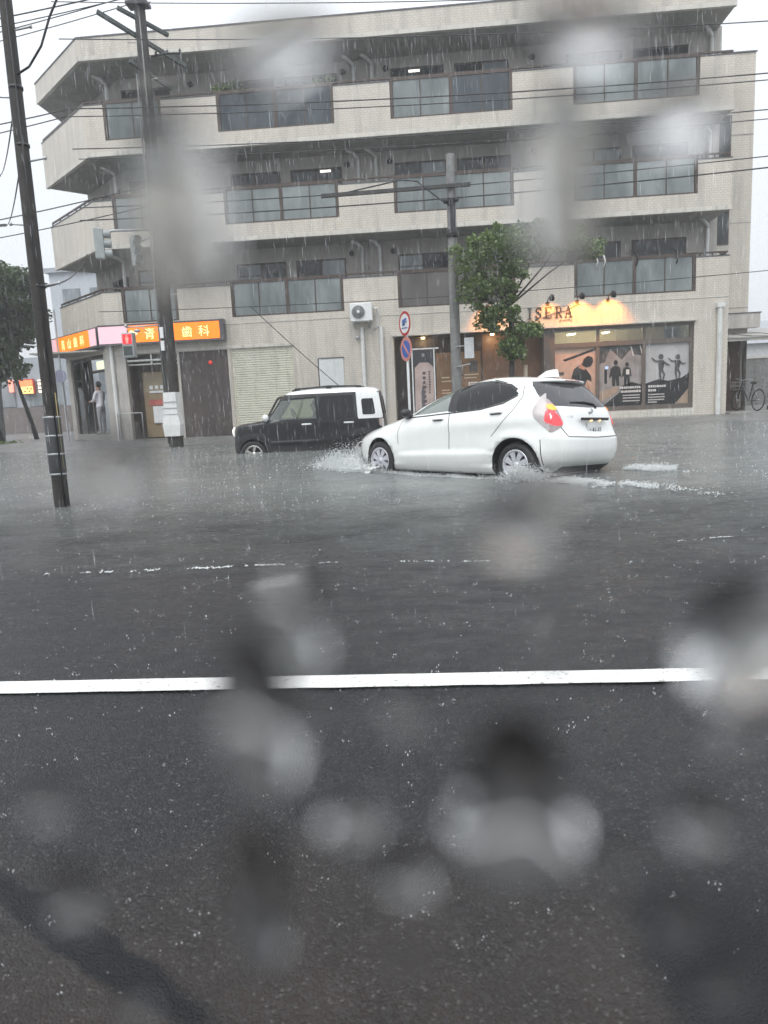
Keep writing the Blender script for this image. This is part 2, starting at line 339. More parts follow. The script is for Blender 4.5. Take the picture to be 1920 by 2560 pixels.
# inner walls (balcony back walls) and upper mass
ic = (-9.69, IY); il = (ch(CL, 1.4)[0], ch(CL, 1.4)[1])
one(lambda m: m.prism([il, ic, (9.02, IY), (9.02, 34), (il[0], 34)], 3.3, 11.6), 'wall', T['plaster'], apt)
# roof slab with tiled fascia and lip
out = [P0, P1, (XR, FY), (XR, 34), (P0[0], 34)]
def inset(d): return [(P0[0]+d*.4, P0[1]+d*.9), (P1[0]+d*.45, P1[1]+d), (XR-d, FY+d), (XR-d, 34), (P0[0]+d*.4, 34)]
rf = one(lambda m: m.prism(inset(.012), 11.49, 11.6), 'roof', T['soffit'], apt)
one(lambda m: m.prism(inset(.16), 11.6, 12.05), 'roof_deck', T['soffit'], rf)
one(lambda m: m.box((P1[0], FY, 11.6), (XR, FY+.15, 12.1)), 'fascia', T['tile'], rf)
one(lambda m: chbox(m, .002, CL, .0, .15, 11.6, 12.1), 'fascia', T['tile_ch'], rf)
B_((XR-.15, FY+.151, 11.6), (XR, 34, 12.1), 'fascia', T['tile_side'], rf)
one(lambda m: (m.box((P1[0]-.02, FY-.02, 12.1), (XR+.02, FY+.17, 12.135)), chbox(m, .02, CL, -.02, .17, 12.1005, 12.134)), 'coping', T['cap'], rf)
one(lambda m: (m.box((P1[0], FY-.012, 11.475), (XR+.01, FY+.1, 11.6)), chbox(m, .012, CL, -.012, .1, 11.476, 11.599)), 'slab_edge', T['lip'], rf)
OPEN = [(-9.65, -7.85), (-6.15, -2.62), (-.95, 2.62), (4.36, 7.92)]
PIER = [(P1[0], -9.65), (-7.85, -6.15), (-2.62, -.95), (2.62, 4.36), (7.92, XR)]
FLO = [(3.60, 3.79, 4.75, 4.88, 6.07), (6.07, 6.55, 7.47, 7.62, 8.78), (8.78, 9.20, 10.22, 10.33, 11.49)]
PANEL = {(0, 2): 'pan_b', (2, 1): 'pan_d'}
WIN = [(-9.58, -8.0), (-6.24, -4.62), (-4.28, -2.64), (-.95, .69), (1.02, 2.69), (4.41, 6.07), (6.42, 8.08)]
rw = random.Random(3)
for fi, (z0, zo, zt, zr, zc) in enumerate(FLO):
    # slab
    if fi: one(lambda m: m.prism([(P0[0]+.02, P0[1]+.02), (P1[0]+.01, FY+.015), (XR-.015, FY+.015), (XR-.015, IY-.002), (ic[0], IY-.002), (il[0]-.01, il[1]-.01)], z0+.002, z0+.16), 'balcony_floor', T['soffit'], apt)
    if fi: one(lambda m: (m.box((P1[0], FY-.012, z0-.02), (XR+.01, FY+.1, z0+.10)), chbox(m, .012, CL, -.012, .1, z0-.019, z0+.099)), 'slab_edge', T['lip'], apt)
    zb = z0+.10 if fi else z0
    one(lambda m: m.box((P1[0], FY, zb), (XR, FY+.15, zo)), 'parapet', T['tile'], apt)
    cp = one(lambda m: chbox(m, .002, CL, 0, .15, zb, zt), 'parapet', T['tile_ch'], apt)
    B_((XR-.15, FY+.151, zb), (XR, IY-.003, zt), 'parapet', T['tile_side'], apt)
    for a, b in PIER: B_((a, FY, zo), (b, FY+.15, zt), 'parapet_panel', T['tile'], apt)
    for a, b in PIER: B_((a-.004, FY-.012, zt), (b+.004, FY+.162, zt+.03), 'coping', T['cap'], apt)
    one(lambda m: chbox(m, .02, CL, -.012, .162, zt, zt+.03), 'coping', T['cap'], apt)
    # hand rail all along, on short posts
    m = MB(); m.bar((P1[0]+.02, FY+.06, zr), (XR-.05, FY+.06, zr), .05, .045)
    for a, b in PIER:
        for k in range(3):
            x = a+.12+(b-a-.24)*k/2; m.bar((x, FY+.06, zt), (x, FY+.06, zr-.02), .03)
    m.bar((XR-.05, FY+.06, zr), (XR-.05, FY+.9, zr), .04); m.bar((XR-.35, FY+.06, zr), (XR-.05, FY+.06, zt+.03), .03)
    m.build('handrail', T['brown'], apt)
    m = MB(); a = Vector(ch(.05, .06, zr)); b = Vector(ch(CL-.05, .06, zr)); m.bar(a, b, .05, .05); m.bar(a-Vector((0, 0, .09)), b-Vector((0, 0, .09)), .03, .03)
    for k in range(6): p = a.lerp(b, k/5); m.bar(p-Vector((0, 0, zr-zt-.03)), p, .035)
    m.build('handrail', T['brown'], apt)
    # glazed stretches between the tiled panels
    for oi, (a, b) in enumerate(OPEN):
        k = 2 if oi == 0 else 4; mid = (a+b)/2
        m = MB(); m.box((a, FY+.02, zo), (a+.09, FY+.11, zr-.03)).box((b-.09, FY+.02, zo), (b, FY+.11, zr-.03)).box((a+.09, FY+.03, zo), (b-.09, FY+.10, zo+.05)).box((a+.09, FY+.03, zr-.08), (b-.09, FY+.10, zr-.025))
        if k == 4: m.box((mid-.05, FY+.025, zo+.05), (mid+.05, FY+.105, zr-.08))
        fr = m.build('balcony_railing', T['brown'], apt)
        xs = [a+.09, mid, b-.09] if k == 2 else [a+.09, (a+mid)/2, mid, (mid+b)/2, b-.09]
        for i in range(k):
            pm = T[PANEL.get((fi, oi), 'pan_d' if (fi, oi, i) in ((2, 2, 2), (2, 2, 3)) else 'pan')]
            B_((xs[i]+.012, FY+.05, zo+.052), (xs[i+1]-.012, FY+.07, zr-.082), 'glass_panel', pm, fr)
        for i in ([1] if k == 2 else [1, 3]): B_((xs[i]-.016, FY+.035, zo+.05), (xs[i]+.016, FY+.095, zr-.08), 'mullion', T['brown'], fr)
    # sliding windows in the back wall
    zt_, zb_ = (5.62, 8.40, 11.15)[fi], z0+.28
    for wi, (a, b) in enumerate(WIN):
        m = MB(); y = IY-.04
        m.box((a, y, zt_-.05), (b, IY-.001, zt_)).box((a, y, zb_), (b, IY-.001, zb_+.05)).box((a, y, zb_+.05), (a+.05, IY-.001, zt_-.05)).box((b-.05, y, zb_+.05), (b, IY-.001, zt_-.05))
        c = (a+b)/2; m.box((c-.03, y-.01, zb_+.05), (c+.03, IY-.001, zt_-.05)).box((a+.05, y+.005, zt_-.40), (c-.03, IY-.005, zt_-.37))
        w = m.build('window', T['brown'], apt)
        for s0, s1 in ((a+.05, c-.03), (c+.03, b-.05)):
            B_((s0, IY-.022, zb_+.05), (s1, IY-.004, zt_-.05), 'pane', T['pane_l' if rw.random() < .42 else 'pane_d'], w)
    # inner cut corner window
    m = MB(); chbox(m, 1.1, 2.3, 1.36, 1.398, z0+.9, zt_-.1); w = m.build('window', T['brown'], apt)
    one(lambda q: chbox(q, 1.16, 2.24, 1.345, 1.36, z0+.96, zt_-.16), 'pane', T['pane_d'], w)
    # pipes on the back wall, vent hoods
    for x in (-2.1, -1.53, 8.7, -10.0):
        y = IY-.08 if x > -9.8 else IY-.16
        one(lambda q: (q.cyl((x, y, z0+.16), (x, y, zc-.25), .06, n=10), q.tube([(x, y, zc-.25), (x+.0, y, zc-.16), (x-.12, y-.12, zc-.06), (x-.3, y-.3, zc-.01)], .055, 8)), 'drain_pipe', T['white'], apt)
    for x in (-2.45, -1.1, -7.3, 3.4): one(lambda q: q.lathe([(0, -.10), (.06, -.10), (.085, -.06), (.085, 0)], (x, IY, zc-.32), (0, 1, 0), 12), 'vent_hood', T['blackm'], apt)
    m = MB()
    for x in (-7.2, -5.0, -1.9, 2.9, 6.3): m.tube([(x, IY-.02, zr+.35), (x, IY-.35, zr+.42), (x, IY-.45, zr+.38)], .014, 5)
    tag(m.build('laundry_hook', T['steel'], apt), kind='stuff')
# laundry arms over the handrail on the second floor
for x, c in ((5.0, 'white'), (5.22, 'white'), (6.18, 'blackm'), (7.35, 'blackm')):
    one(lambda q: q.tube([(x, FY+.02, 4.62), (x+.05, FY-.03, 4.80), (x+.01, FY+.02, 4.98), (x-.03, FY+.12, 5.02)], .022, 6), 'laundry_arm', T[c], apt)
# ---- ground floor wall, cut into lengths round the openings
GT = 3.598
def wl(x0, x1, z0, z1, y1=.22, m='tile'): return B_((x0, FY, z0), (x1, FY+y1, z1), 'wall', T[m], apt)
B_((-10.25, FY+.001, 2.82), (-6.40, FY+.22, GT), 'wall', T['tile'], apt)
wl(-10.25, -9.72, -.2, 2.82, m='plaster'); wl(-8.04, -7.97, -.2, 2.82, m='plaster'); wl(-6.40, -6.30, -.2, GT); wl(-6.30, -4.30, 2.90, GT)
wl(-4.30, -1.15, -.2, GT); wl(-1.15, 3.62, 2.95, GT); wl(3.62, 7.90, 2.92, GT); wl(3.62, 7.90, -.2, .36, m='plaster'); wl(7.90, XR, -.2, GT)
B_((XR-.2, FY+.221, -.2), (XR, IY+.3, GT), 'wall', T['tile_side'], apt)
B_((-10.25, FY-.02, 2.84), (-4.28, FY-.001, 2.93), 'lintel_trim', T['lip'], apt); B_((-1.2, FY-.10, 2.94), (7.95, FY-.001, 3.0), 'lintel_trim', T['lip'], apt)
B_((-10.2, FY-.013, 3.585), (XR, FY-.0, 3.61), 'wall_joint', T['lip'], apt)
# back of the ground floor rooms
B_((-9.7, 26.4, -.2), (9.0, 26.6, 3.3), 'room_wall', mat('room_wall_paint', (.33, .29, .24), .8), apt)
B_((-13.0, FY+.23, 3.0), (8.6, 26.3, 3.05), 'room_ceiling', T['soffit'], apt)
B_((-1.35, FY+.23, -.1), (-1.15, 26.3, 2.99), 'room_wall', T['plaster'], apt); B_((-4.5, FY+.5, -.1), (-4.35, 26.3, 2.99), 'room_wall', T['plaster'], apt)
# cut corner ground floor: jambs, sign bulkhead, wide window
one(lambda m: chbox(m, .002, CL, .0, .22, 2.92, GT), 'wall', T['tile_ch'], apt)
one(lambda m: (chbox(m, .002, .46, .0, .22, -.2, 2.92)), 'wall', T['plaster'], apt)
one(lambda m: (chbox(m, 3.46, CL, .0, .22, -.2, 2.92)), 'wall', T['plaster'], apt)
m = MB(); chbox(m, .462, 3.458, .06, .14, 2.80, 2.918); chbox(m, .462, .54, .06, .14, .3, 2.80); chbox(m, 3.38, 3.458, .06, .14, .3, 2.80); chbox(m, 1.85, 1.95, .06, .14, .3, 2.80); chbox(m, .54, 1.85, .07, .13, 2.36, 2.44); chbox(m, 2.65, 2.73, .06, .14, .3, 2.8)
cw = m.build('corner_window', T['brown'], apt)
GLS = clear_glass('clear_window_glass')
for a, b in ((1.96, 2.64), (2.74, 3.37)): one(lambda q: chbox(q, a, b, .09, .10, .34, 2.79), 'pane', GLS, cw)
one(lambda m: chbox(m, .4, 3.5, .0, 2.2, .10, .32), 'room_floor', mat('clinic_floor', (.28, .27, .25), .5), apt)
one(lambda m: chbox(m, .2, 3.9, 2.2, 2.3, -.1, 2.99), 'room_wall', mat('clinic_wall_paint', (.50, .50, .47), .8), apt)
one(lambda m: chbox(m, .72, 1.50, .16, .22, 2.48, 2.74), 'window_lamp', emis('clinic_lamp_glow', (.85, .95, .62), .9), apt)
# clinic doorway
DY = FY+.55
B_((-9.72, DY+.1, -.1), (-8.04, DY+.2, 2.82), 'door_surround', T['brown'], apt)
B_((-9.72, FY+.221, -.1), (-9.66, DY+.1, 2.82), 'door_surround', T['brown'], apt)
dr = B_((-9.46, DY+.04, .16), (-8.62, DY+.099, 2.28), 'door', mat('clinic_door_board', (.30, .22, .13), .5), apt)
B_((-9.40, DY+.028, 1.62), (-8.70, DY+.039, 2.22), 'door_glass', mat('clinic_door_glass', (.33, .27, .18), .2), dr)
B_((-8.50, DY+.03, .2), (-8.16, DY+.099, 2.26), 'side_panel', mat('clinic_side_panel', (.38, .33, .17), .5), dr)
for i, x in enumerate((-9.25, -9.07, -8.89, -8.74)): B_((x, DY+.018, 1.72), (x+.11, DY+.027, 1.84), 'notice', T['whiteb'], dr)
B_((-9.26, DY+.017, 1.60), (-8.62, DY+.027, 1.67), 'notice', T['whiteb'], dr)
B_((-9.30, DY+.015, 1.20), (-8.58, DY+.027, 1.38), 'notice', mat('red_notice_paper', (.45, .12, .10), .6), dr)
B_((-9.18, DY-.02, .62), (-8.80, DY+.012, 1.17), 'notice', T['whiteb'], dr); B_((-8.77, DY-.02, .62), (-8.42, DY+.012, 1.19), 'notice', T['whiteb'], dr)
one(lambda m: (m.tube([(-9.68, FY+.05, 2.62), (-8.06, FY+.05, 2.62)], .035, 8), m.tube([(-9.68, FY+.12, 2.50), (-8.06, FY+.12, 2.50)], .025, 8), m.bar((-8.9, FY+.08, 2.5), (-8.9, FY+.08, 2.82), .05)), 'awning_roller', T['white'], apt)
one(lambda m: m.tube([(-10.05, FY-.25, .15), (-10.05, FY-.25, .98), (-9.25, FY-.25, .98), (-9.25, FY-.25, .15)], .02, 8), 'door_handrail', T['steel'], apt)
# dark panel wall, roller shutter, white hatch
t = NT('rusty_dark_panel'); co = t.pos(); a = t.noise(1.1, co, 5, .65); b = t.noise(1, t.scale(co, (7, 7, .5)), 5)
t.l(t.mixc(t.mr(b, .5, .75, 0, .6), t.mixc(t.mr(a, .35, .65), (.052, .045, .044), (.085, .066, .060)), (.14, .12, .115)), t.p.inputs['Base Color']); t.p.inputs['Roughness'].default_value = .5
B_((-7.97, FY+.04, -.1), (-6.40, FY+.12, 2.84), 'dark_panel', t.m, apt)
one(lambda m: m.lathe([(0, -.02), (.06, -.02), (.06, 0)], (-6.98, FY+.038, 2.45), (0, 1, 0), 12), 'alarm_lamp', emis('alarm_red', (.8, .06, .04), .35), apt)
sh = one(lambda m: (m.box((-6.30, FY+.03, -.1), (-6.22, FY+.12, 2.90)), m.box((-4.37, FY+.03, -.1), (-4.30, FY+.12, 2.90)), m.box((-6.22, FY+.06, -.1), (-4.37, FY+.12, 2.9)), m.box((-6.22, FY+.02, 2.80), (-4.37, FY+.06, 2.90))), 'roller_shutter', mat('shutter_guide', (.55, .52, .43), .5, dirt=.4), apt)
slm = mat('shutter_slat_paint', (.60, .585, .49), .45, var=.06, vs=3, dirt=.45)
sb = MB(); sb.add([(0, .0, 0), (1.85, .0, 0), (1.85, -.018, .018), (0, -.018, .018), (1.85, -.018, .055), (0, -.018, .055), (1.85, -.002, .070), (0, -.002, .070), (1.85, .02, .07), (0, .02, .07), (1.85, .02, 0), (0, .02, 0)],
   [(0, 1, 2, 3), (3, 2, 4, 5), (5, 4, 6, 7), (7, 6, 8, 9), (0, 3, 5, 7, 9, 11), (1, 10, 8, 6, 4, 2)])
s0 = None
for i in range(39):
    z = .02+i*.0715
    if s0 is None: s0 = sb.build('slat', slm, sh, local=True); s = s0
    else: s = s0.copy(); COL.objects.link(s)
    s.location = Vector((-6.22, FY+.055, z))-ORG[sh.name]
B_((-3.51, FY-.03, .35), (-2.74, FY-.002, 2.38), 'wall_hatch', mat('hatch_white_paint', (.62, .64, .63), .45, var=.06, dirt=.3), apt)
one(lambda m: (m.bar((-3.53, FY-.025, 2.395), (-2.72, FY-.025, 2.395), .04, .03), m.bar((-3.53, FY-.02, .35), (-3.53, FY-.02, 2.38), .03)), 'hatch_frame', T['cap'], apt)
for x in (-2.10, -1.51, -10.13):
    one(lambda m: (m.cyl((x, FY-.07, .05), (x, FY-.07, 3.26), .06, n=12), [m.cyl((x, FY-.07, z), (x, FY-.07, z+.08), .068, n=12) for z in (.9, 1.9, 2.9)]), 'drain_pipe', T['white'], apt)
one(lambda m: (m.cyl((8.61, FY-.08, .05), (8.61, FY-.08, 3.30), .075, n=12), m.box((8.50, FY-.17, 3.28), (8.72, FY-.0, 3.40)), [m.cyl((8.61, FY-.08, z), (8.61, FY-.08, z+.08), .083, n=12) for z in (.6, 1.6, 2.5)]), 'drain_pipe', T['white'], apt)
# ---- shop entrance and window
EY = FY+.7
bw = mat('brown_shop_board', (.17, .095, .055), .5, var=.2, vs=3); dk = mat('dark_shop_board', (.045, .035, .03), .5)
B_((-1.15, EY, -.1), (.08, EY+.1, 2.95), 'shop_wall', dk, apt); B_((1.62, EY, -.1), (3.62, EY+.1, 2.95), 'shop_wall', bw, apt); B_((.08, EY, 2.46), (1.62, EY+.1, 2.95), 'shop_wall', dk, apt)
sd = B_((.08, EY+.02, .1), (1.62, EY+.09, 2.46), 'shop_door', mat('shop_door_frame', (.05, .035, .03), .4), apt)
gm = mat('shop_door_glass', (.23, .14, .075), .2, var=.15, vs=2)
B_((.14, EY+.005, .15), (.88, EY+.019, 2.42), 'door_leaf', gm, sd); B_((.90, EY+.005, .15), (1.56, EY+.019, 2.42), 'door_leaf', gm, sd)
cream = mat('cream_print', (.55, .46, .34), .6)
for i, (x, z, w) in enumerate(((.30, 1.62, .26), (.30, 1.50, .34), (.30, 1.22, .26), (.30, 1.13, .34), (1.02, 1.68, .46), (1.02, 1.58, .40))): B_((x, EY+.001, z), (x+w, EY+.004, z+.035), 'door_print', cream, sd)
B_((1.20, EY+.001, 1.78), (1.46, EY+.004, 2.12), 'door_print', mat('door_photo_print', (.08, .075, .07), .4), sd); B_((1.16, EY+.0, 1.22), (1.44, EY+.004, 1.46), 'door_print', T['whiteb'], sd); B_((1.20, EY-.004, 1.25), (1.40, EY-.001, 1.43), 'door_print', mat('menu_print', (.35, .25, .22), .5), sd)
one(lambda m: m.tube([(.98, EY-.0, 1.70), (.98, EY-.06, 1.72), (.98, EY-.06, 2.0), (.98, EY, 2.02)], .014, 6), 'door_handle', T['steel'], sd)
B_((-1.15, FY+.221, 2.90), (3.62, EY, 2.948), 'porch_ceiling', dk, apt)
B_((3.44, FY+.02, -.1), (3.62, EY, 2.95), 'shop_pillar', mat('shop_pillar_paint', (.09, .085, .08), .5), apt)
# big window: frame, three lights above and three printed panes below
fm = mat('shop_window_frame', (.125, .105, .09), .5, var=.12)
m = MB(); y0, y1 = FY+.06, FY+.16
m.box((3.62, y0, 2.83), (7.90, y1, 2.92)).box((3.62, y0, .36), (7.90, y1, .50)).box((3.62, y0, .50), (3.78, y1, 2.83)).box((7.80, y0, .50), (7.90, y1, 2.83)).box((3.78, y0-.012, 2.33), (7.80, y1, 2.47))
for x in (5.07, 6.45): m.box((x-.05, y0-.006, .50), (x+.05, y1, 2.33)).box((x-.05, y0-.006, 2.47), (x+.05, y1, 2.83))
sw = m.build('shop_window', fm, apt)
for a, b in ((3.78, 5.02), (5.12, 6.40), (6.50, 7.80)):
    B_((a, FY+.10, 2.47), (b, FY+.11, 2.83), 'transom_pane', GLS, sw)
# window prints: flat layers behind each other on the panes
def prt(name, m, z0, pts, par, layer):
    y = FY+.118-.003*layer; return one(lambda q: q.plate(pts, y, y+.0026), name, m, par)
pk = mat('print_pink_wall', (.50, .34, .26), .35, var=.1); bk = mat('print_black', (.018, .018, .018), .35); sk = mat('print_skin', (.42, .22, .15), .4); gy = mat('print_grey', (.26, .245, .235), .35, var=.3, vs=3); lg = mat('print_light_grey', (.42, .41, .41), .35, var=.12, vs=2); dg = mat('print_dark_grey', (.07, .068, .066), .35, var=.4, vs=5); tn = mat('print_tan', (.36, .27, .20), .4); wh = mat('print_white', (.62, .6, .58), .4)
p1 = prt('window_print', pk, 0, [(3.78, .5), (5.02, .5), (5.02, 2.33), (3.78, 2.33)], sw, 0)
prt('print_shape', bk, 0, [(4.02, 1.98), (5.0, 2.29), (5.0, 2.22), (4.10, 1.93)], p1, 1)
prt('print_shape', bk, 0, [(4.30, 1.02), (4.36, .92), (4.66, .92), (4.66, 1.08), (4.76, 1.35), (4.90, 1.28), (4.88, 1.46), (4.72, 1.68), (4.52, 1.80), (4.36, 1.68), (4.28, 1.40), (4.40, 1.38)], p1, 1)
prt('print_shape', sk, 0, [(4.50, 1.72), (4.68, 1.64), (4.74, 1.78), (4.58, 1.86)], p1, 2)
prt('print_shape', bk, 0, [(4.60, 1.80), (4.72, 1.72), (4.86, 1.74), (4.95, 1.88), (4.92, 2.02), (4.78, 2.07), (4.66, 1.98)], p1, 3)
prt('print_shape', sk, 0, [(4.24, .50), (4.36, .50), (4.38, .95), (4.36, 1.36), (4.28, 1.38), (4.27, 1.05)], p1, 2); prt('print_shape', sk, 0, [(4.80, .60), (4.90, .50), (4.84, 1.10), (4.76, 1.25)], p1, 2)
prt('print_shape', dg, 0, [(3.80, 1.50), (4.05, 1.52), (4.06, 1.62), (3.82, 1.60)], p1, 1); prt('print_shape', wh, 0, [(3.90, 1.34), (4.0, 1.34), (4.0, 1.46), (3.90, 1.46)], p1, 2)
p2 = prt('window_print', gy, 0, [(5.12, .5), (6.40, .5), (6.40, 2.33), (5.12, 2.33)], sw, 0)
prt('print_shape', dg, 0, [(5.12, 2.33), (6.40, 2.33), (6.40, 2.0), (6.15, 2.05), (6.05, 2.18), (5.80, 1.9), (5.45, 2.25), (5.30, 1.85), (5.12, 1.80)], p2, 1)
for x, k in ((5.62, 1.0), (5.96, .82)):
    prt('print_shape', bk, 0, [(x-.10*k, 1.12), (x-.02*k, 1.12), (x, 1.38), (x+.03*k, 1.12), (x+.11*k, 1.12), (x+.10*k, 1.40), (x+.17*k, 1.30+.1*k), (x+.13*k, 1.40+.27*k), (x+.05*k, 1.44+.28*k), (x-.06*k, 1.44+.28*k), (x-.15*k, 1.40+.25*k), (x-.20*k, 1.30+.05*k), (x-.11*k, 1.42)], p2, 2)
    prt('print_shape', bk, 0, [(x+.065*k*math.cos(q*.524), 1.44+.38*k+.08*k*math.sin(q*.524)) for q in range(12)], p2, 3)
prt('print_shape', bk, 0, [(5.28, 1.2), (5.36, 1.2), (5.36, 1.62), (5.28, 1.62)], p2, 2); prt('print_shape', emis('print_blue_lamp', (.35, .5, .8), .5), 0, [(5.30, 1.64), (5.40, 1.64), (5.40, 1.72), (5.30, 1.72)], p2, 3)
prt('print_shape', wh, 0, [(5.93, 1.45), (6.03, 1.45), (6.03, 1.6), (5.93, 1.6)], p2, 3)
prt('print_shape', tn, 0, [(5.12, .62), (5.70, .95), (5.68, 1.10), (5.12, .95)], p2, 1)
prt('print_shape', bk, 0, [(5.20, .5), (6.40, .5), (6.40, 1.12), (6.1, 1.22), (5.8, 1.1), (5.75, .92)], p2, 2)
for a, b in ((6.06, 2.28), (6.33, 2.3)): prt('print_shape', wh, 0, [(a, b), (a+.03, b), (a+.11, b-.28), (a+.07, b-.29)], p2, 3)
p3 = prt('window_print', lg, 0, [(6.50, .5), (7.80, .5), (7.80, 2.33), (6.50, 2.33)], sw, 0)
prt('print_shape', bk, 0, [(6.50, .5), (7.55, .5), (7.80, .85), (7.80, 1.42), (7.6, 1.28), (7.2, 1.20), (6.9, 1.26), (6.50, 1.14)], p3, 1)
prt('print_shape', tn, 0, [(7.42, .5), (7.80, .5), (7.80, .95)], p3, 2)
def limb(par, layer, pts, w0, w1):
    for i, (p, q) in enumerate(zip(pts, pts[1:])):
        d = Vector((q[0]-p[0], q[1]-p[1])).normalized(); n = Vector((-d.y, d.x)); a_ = w0+(w1-w0)*i/(len(pts)-1); b_ = w0+(w1-w0)*(i+1)/(len(pts)-1)
        prt('print_shape', dg, 0, [(p[0]-n.x*a_-d.x*.01, p[1]-n.y*a_-d.y*.01), (q[0]-n.x*b_+d.x*.01, q[1]-n.y*b_+d.y*.01), (q[0]+n.x*b_+d.x*.01, q[1]+n.y*b_+d.y*.01), (p[0]+n.x*a_-d.x*.01, p[1]+n.y*a_-d.y*.01)], par, layer+i)
def figure(x, z, s, lean):                  # small running figure in the print
    circ = [(x+lean*.5*s-.01+.125*s*math.cos(k*.524), z+.66*s+.135*s*math.sin(k*.524)) for k in range(12)]
    prt('print_shape', dg, 0, circ, p3, 3)
    prt('print_shape', dg, 0, [(x-.11*s, z+.02*s), (x+.09*s, z), (x+lean*.3*s+.15*s, z+.30*s), (x+lean*.3*s+.13*s, z+.50*s), (x+lean*.36*s-.14*s, z+.50*s), (x+lean*.3*s-.13*s, z+.25*s)], p3, 2)
    limb(p3, 4, [(x+.04*s, z+.03*s), (x+.15*s, z-.20*s), (x+.10*s, z-.44*s)], .058*s, .03*s); limb(p3, 6, [(x-.05*s, z+.03*s), (x-.06*s, z-.20*s), (x-.01*s, z-.46*s)], .058*s, .03*s)
    limb(p3, 8, [(x+lean*.3*s-.10*s, z+.44*s), (x-.28*s, z+.46*s), (x-.46*s, z+.62*s)], .04*s, .024*s); limb(p3, 10, [(x+lean*.3*s+.10*s, z+.42*s), (x+.27*s, z+.30*s), (x+.42*s, z+.22*s+lean*s)], .04*s, .024*s)
figure(6.98, 1.52, .62, .0); figure(7.45, 1.52, .58, .1)
def words(x0, x1, z, h, par, layer, seed):          # rows of white characters
    rr = random.Random(seed); x = x0
    while x < x1-h*.5:
        w = h*rr.uniform(.55, .95); prt('print_character', wh, 0, [(x, z), (x+w*.9, z), (x+w*.9, z+h*rr.uniform(.8, 1)), (x, z+h)], par, layer); x += w+h*.16
words(5.74, 6.36, 1.02, .07, p2, 4, 1); words(5.78, 6.36, .90, .07, p2, 4, 2)
for z in (.80, .72, .63): words(5.84, 6.36, z, .035, p2, 4, int(z*99))
words(6.60, 7.15, 1.02, .07, p3, 4, 5); words(6.60, 6.84, .90, .07, p3, 4, 6)
for z in (.79, .71, .63, .56): words(6.60, 7.08-.2*(z < .6), z, .035, p3, 4, int(z*97))
# white tiles below the window
tw = mat('white_base_tile', (.62, .60, .54), .3, var=.1, vs=9, dirt=.3); tb = MB().box((0, 0, 0), (.094, .014, .094)); t0 = None
for r_, z in enumerate((.245, .145, .045)):
    for i in range(43):
        if t0 is None: t0 = tb.build('base_tile', tw, apt, local=True); s = t0
        else: s = t0.copy(); COL.objects.link(s)
        s.location = Vector((3.64+i*.1, FY-.0145-random.random()*.002, z))-ORG[apt.name]
# right hand wing, set back
WY = 24.25
one(lambda m: m.box((9.03, WY, -.2), (10.18, 33, 10.95)), 'wing_wall', tile_mat('beige_wing_tile', (1, 0)), apt)
B_((8.4, WY, -.2), (9.029, 33, 11.4), 'wing_wall', T['plaster'], apt); B_((9.0, WY-.03, 10.95), (10.21, 33, 10.99), 'coping', T['cap'], apt)
for a, b in ((7.96, 9.2), (5.38, 6.42)):
    w = B_((9.12, WY-.03, a), (9.50, WY-.001, b), 'window', T['brown'], apt); B_((9.16, WY-.036, a+.05), (9.46, WY-.031, b-.05), 'pane', T['pane_d'], w)
B_((9.031, WY-.35, 2.75), (10.42, WY-.002, 3.20), 'wing_ledge', T['plaster'], apt); B_((9.02, WY-.37, 3.20), (10.45, WY-.002, 3.23), 'coping', T['cap'], apt)
for z in (3.4, 6.0, 8.6): B_((9.04, WY-.006, z), (10.17, WY-.001, z+.03), 'wall_joint', T['soffit'], apt)
# ------------------------------------------------------------------ cars: bodies lofted from level outlines
def interp(tab, z):
    if z <= tab[0][0]: return tab[0][1]
    if z >= tab[-1][0]: return tab[-1][1]
    for i in range(len(tab)-1):
        (a, va), (b, vb) = tab[i], tab[i+1]
        if a <= z <= b:
            h = b-a; t = (z-a)/h
            def sl(j):
                if j <= 0: return (tab[1][1]-tab[0][1])/(tab[1][0]-tab[0][0])
                if j >= len(tab)-1: return (tab[-1][1]-tab[-2][1])/(tab[-1][0]-tab[-2][0])
                s0 = (tab[j][1]-tab[j-1][1])/(tab[j][0]-tab[j-1][0]); s1 = (tab[j+1][1]-tab[j][1])/(tab[j+1][0]-tab[j][0])
                return 0 if s0*s1 <= 0 else 2*s0*s1/(s0+s1)
            m0, m1 = sl(i)*h, sl(i+1)*h
            return (2*t**3-3*t*t+1)*va+(t**3-2*t*t+t)*m0+(-2*t**3+3*t*t)*vb+(t**3-t*t)*m1
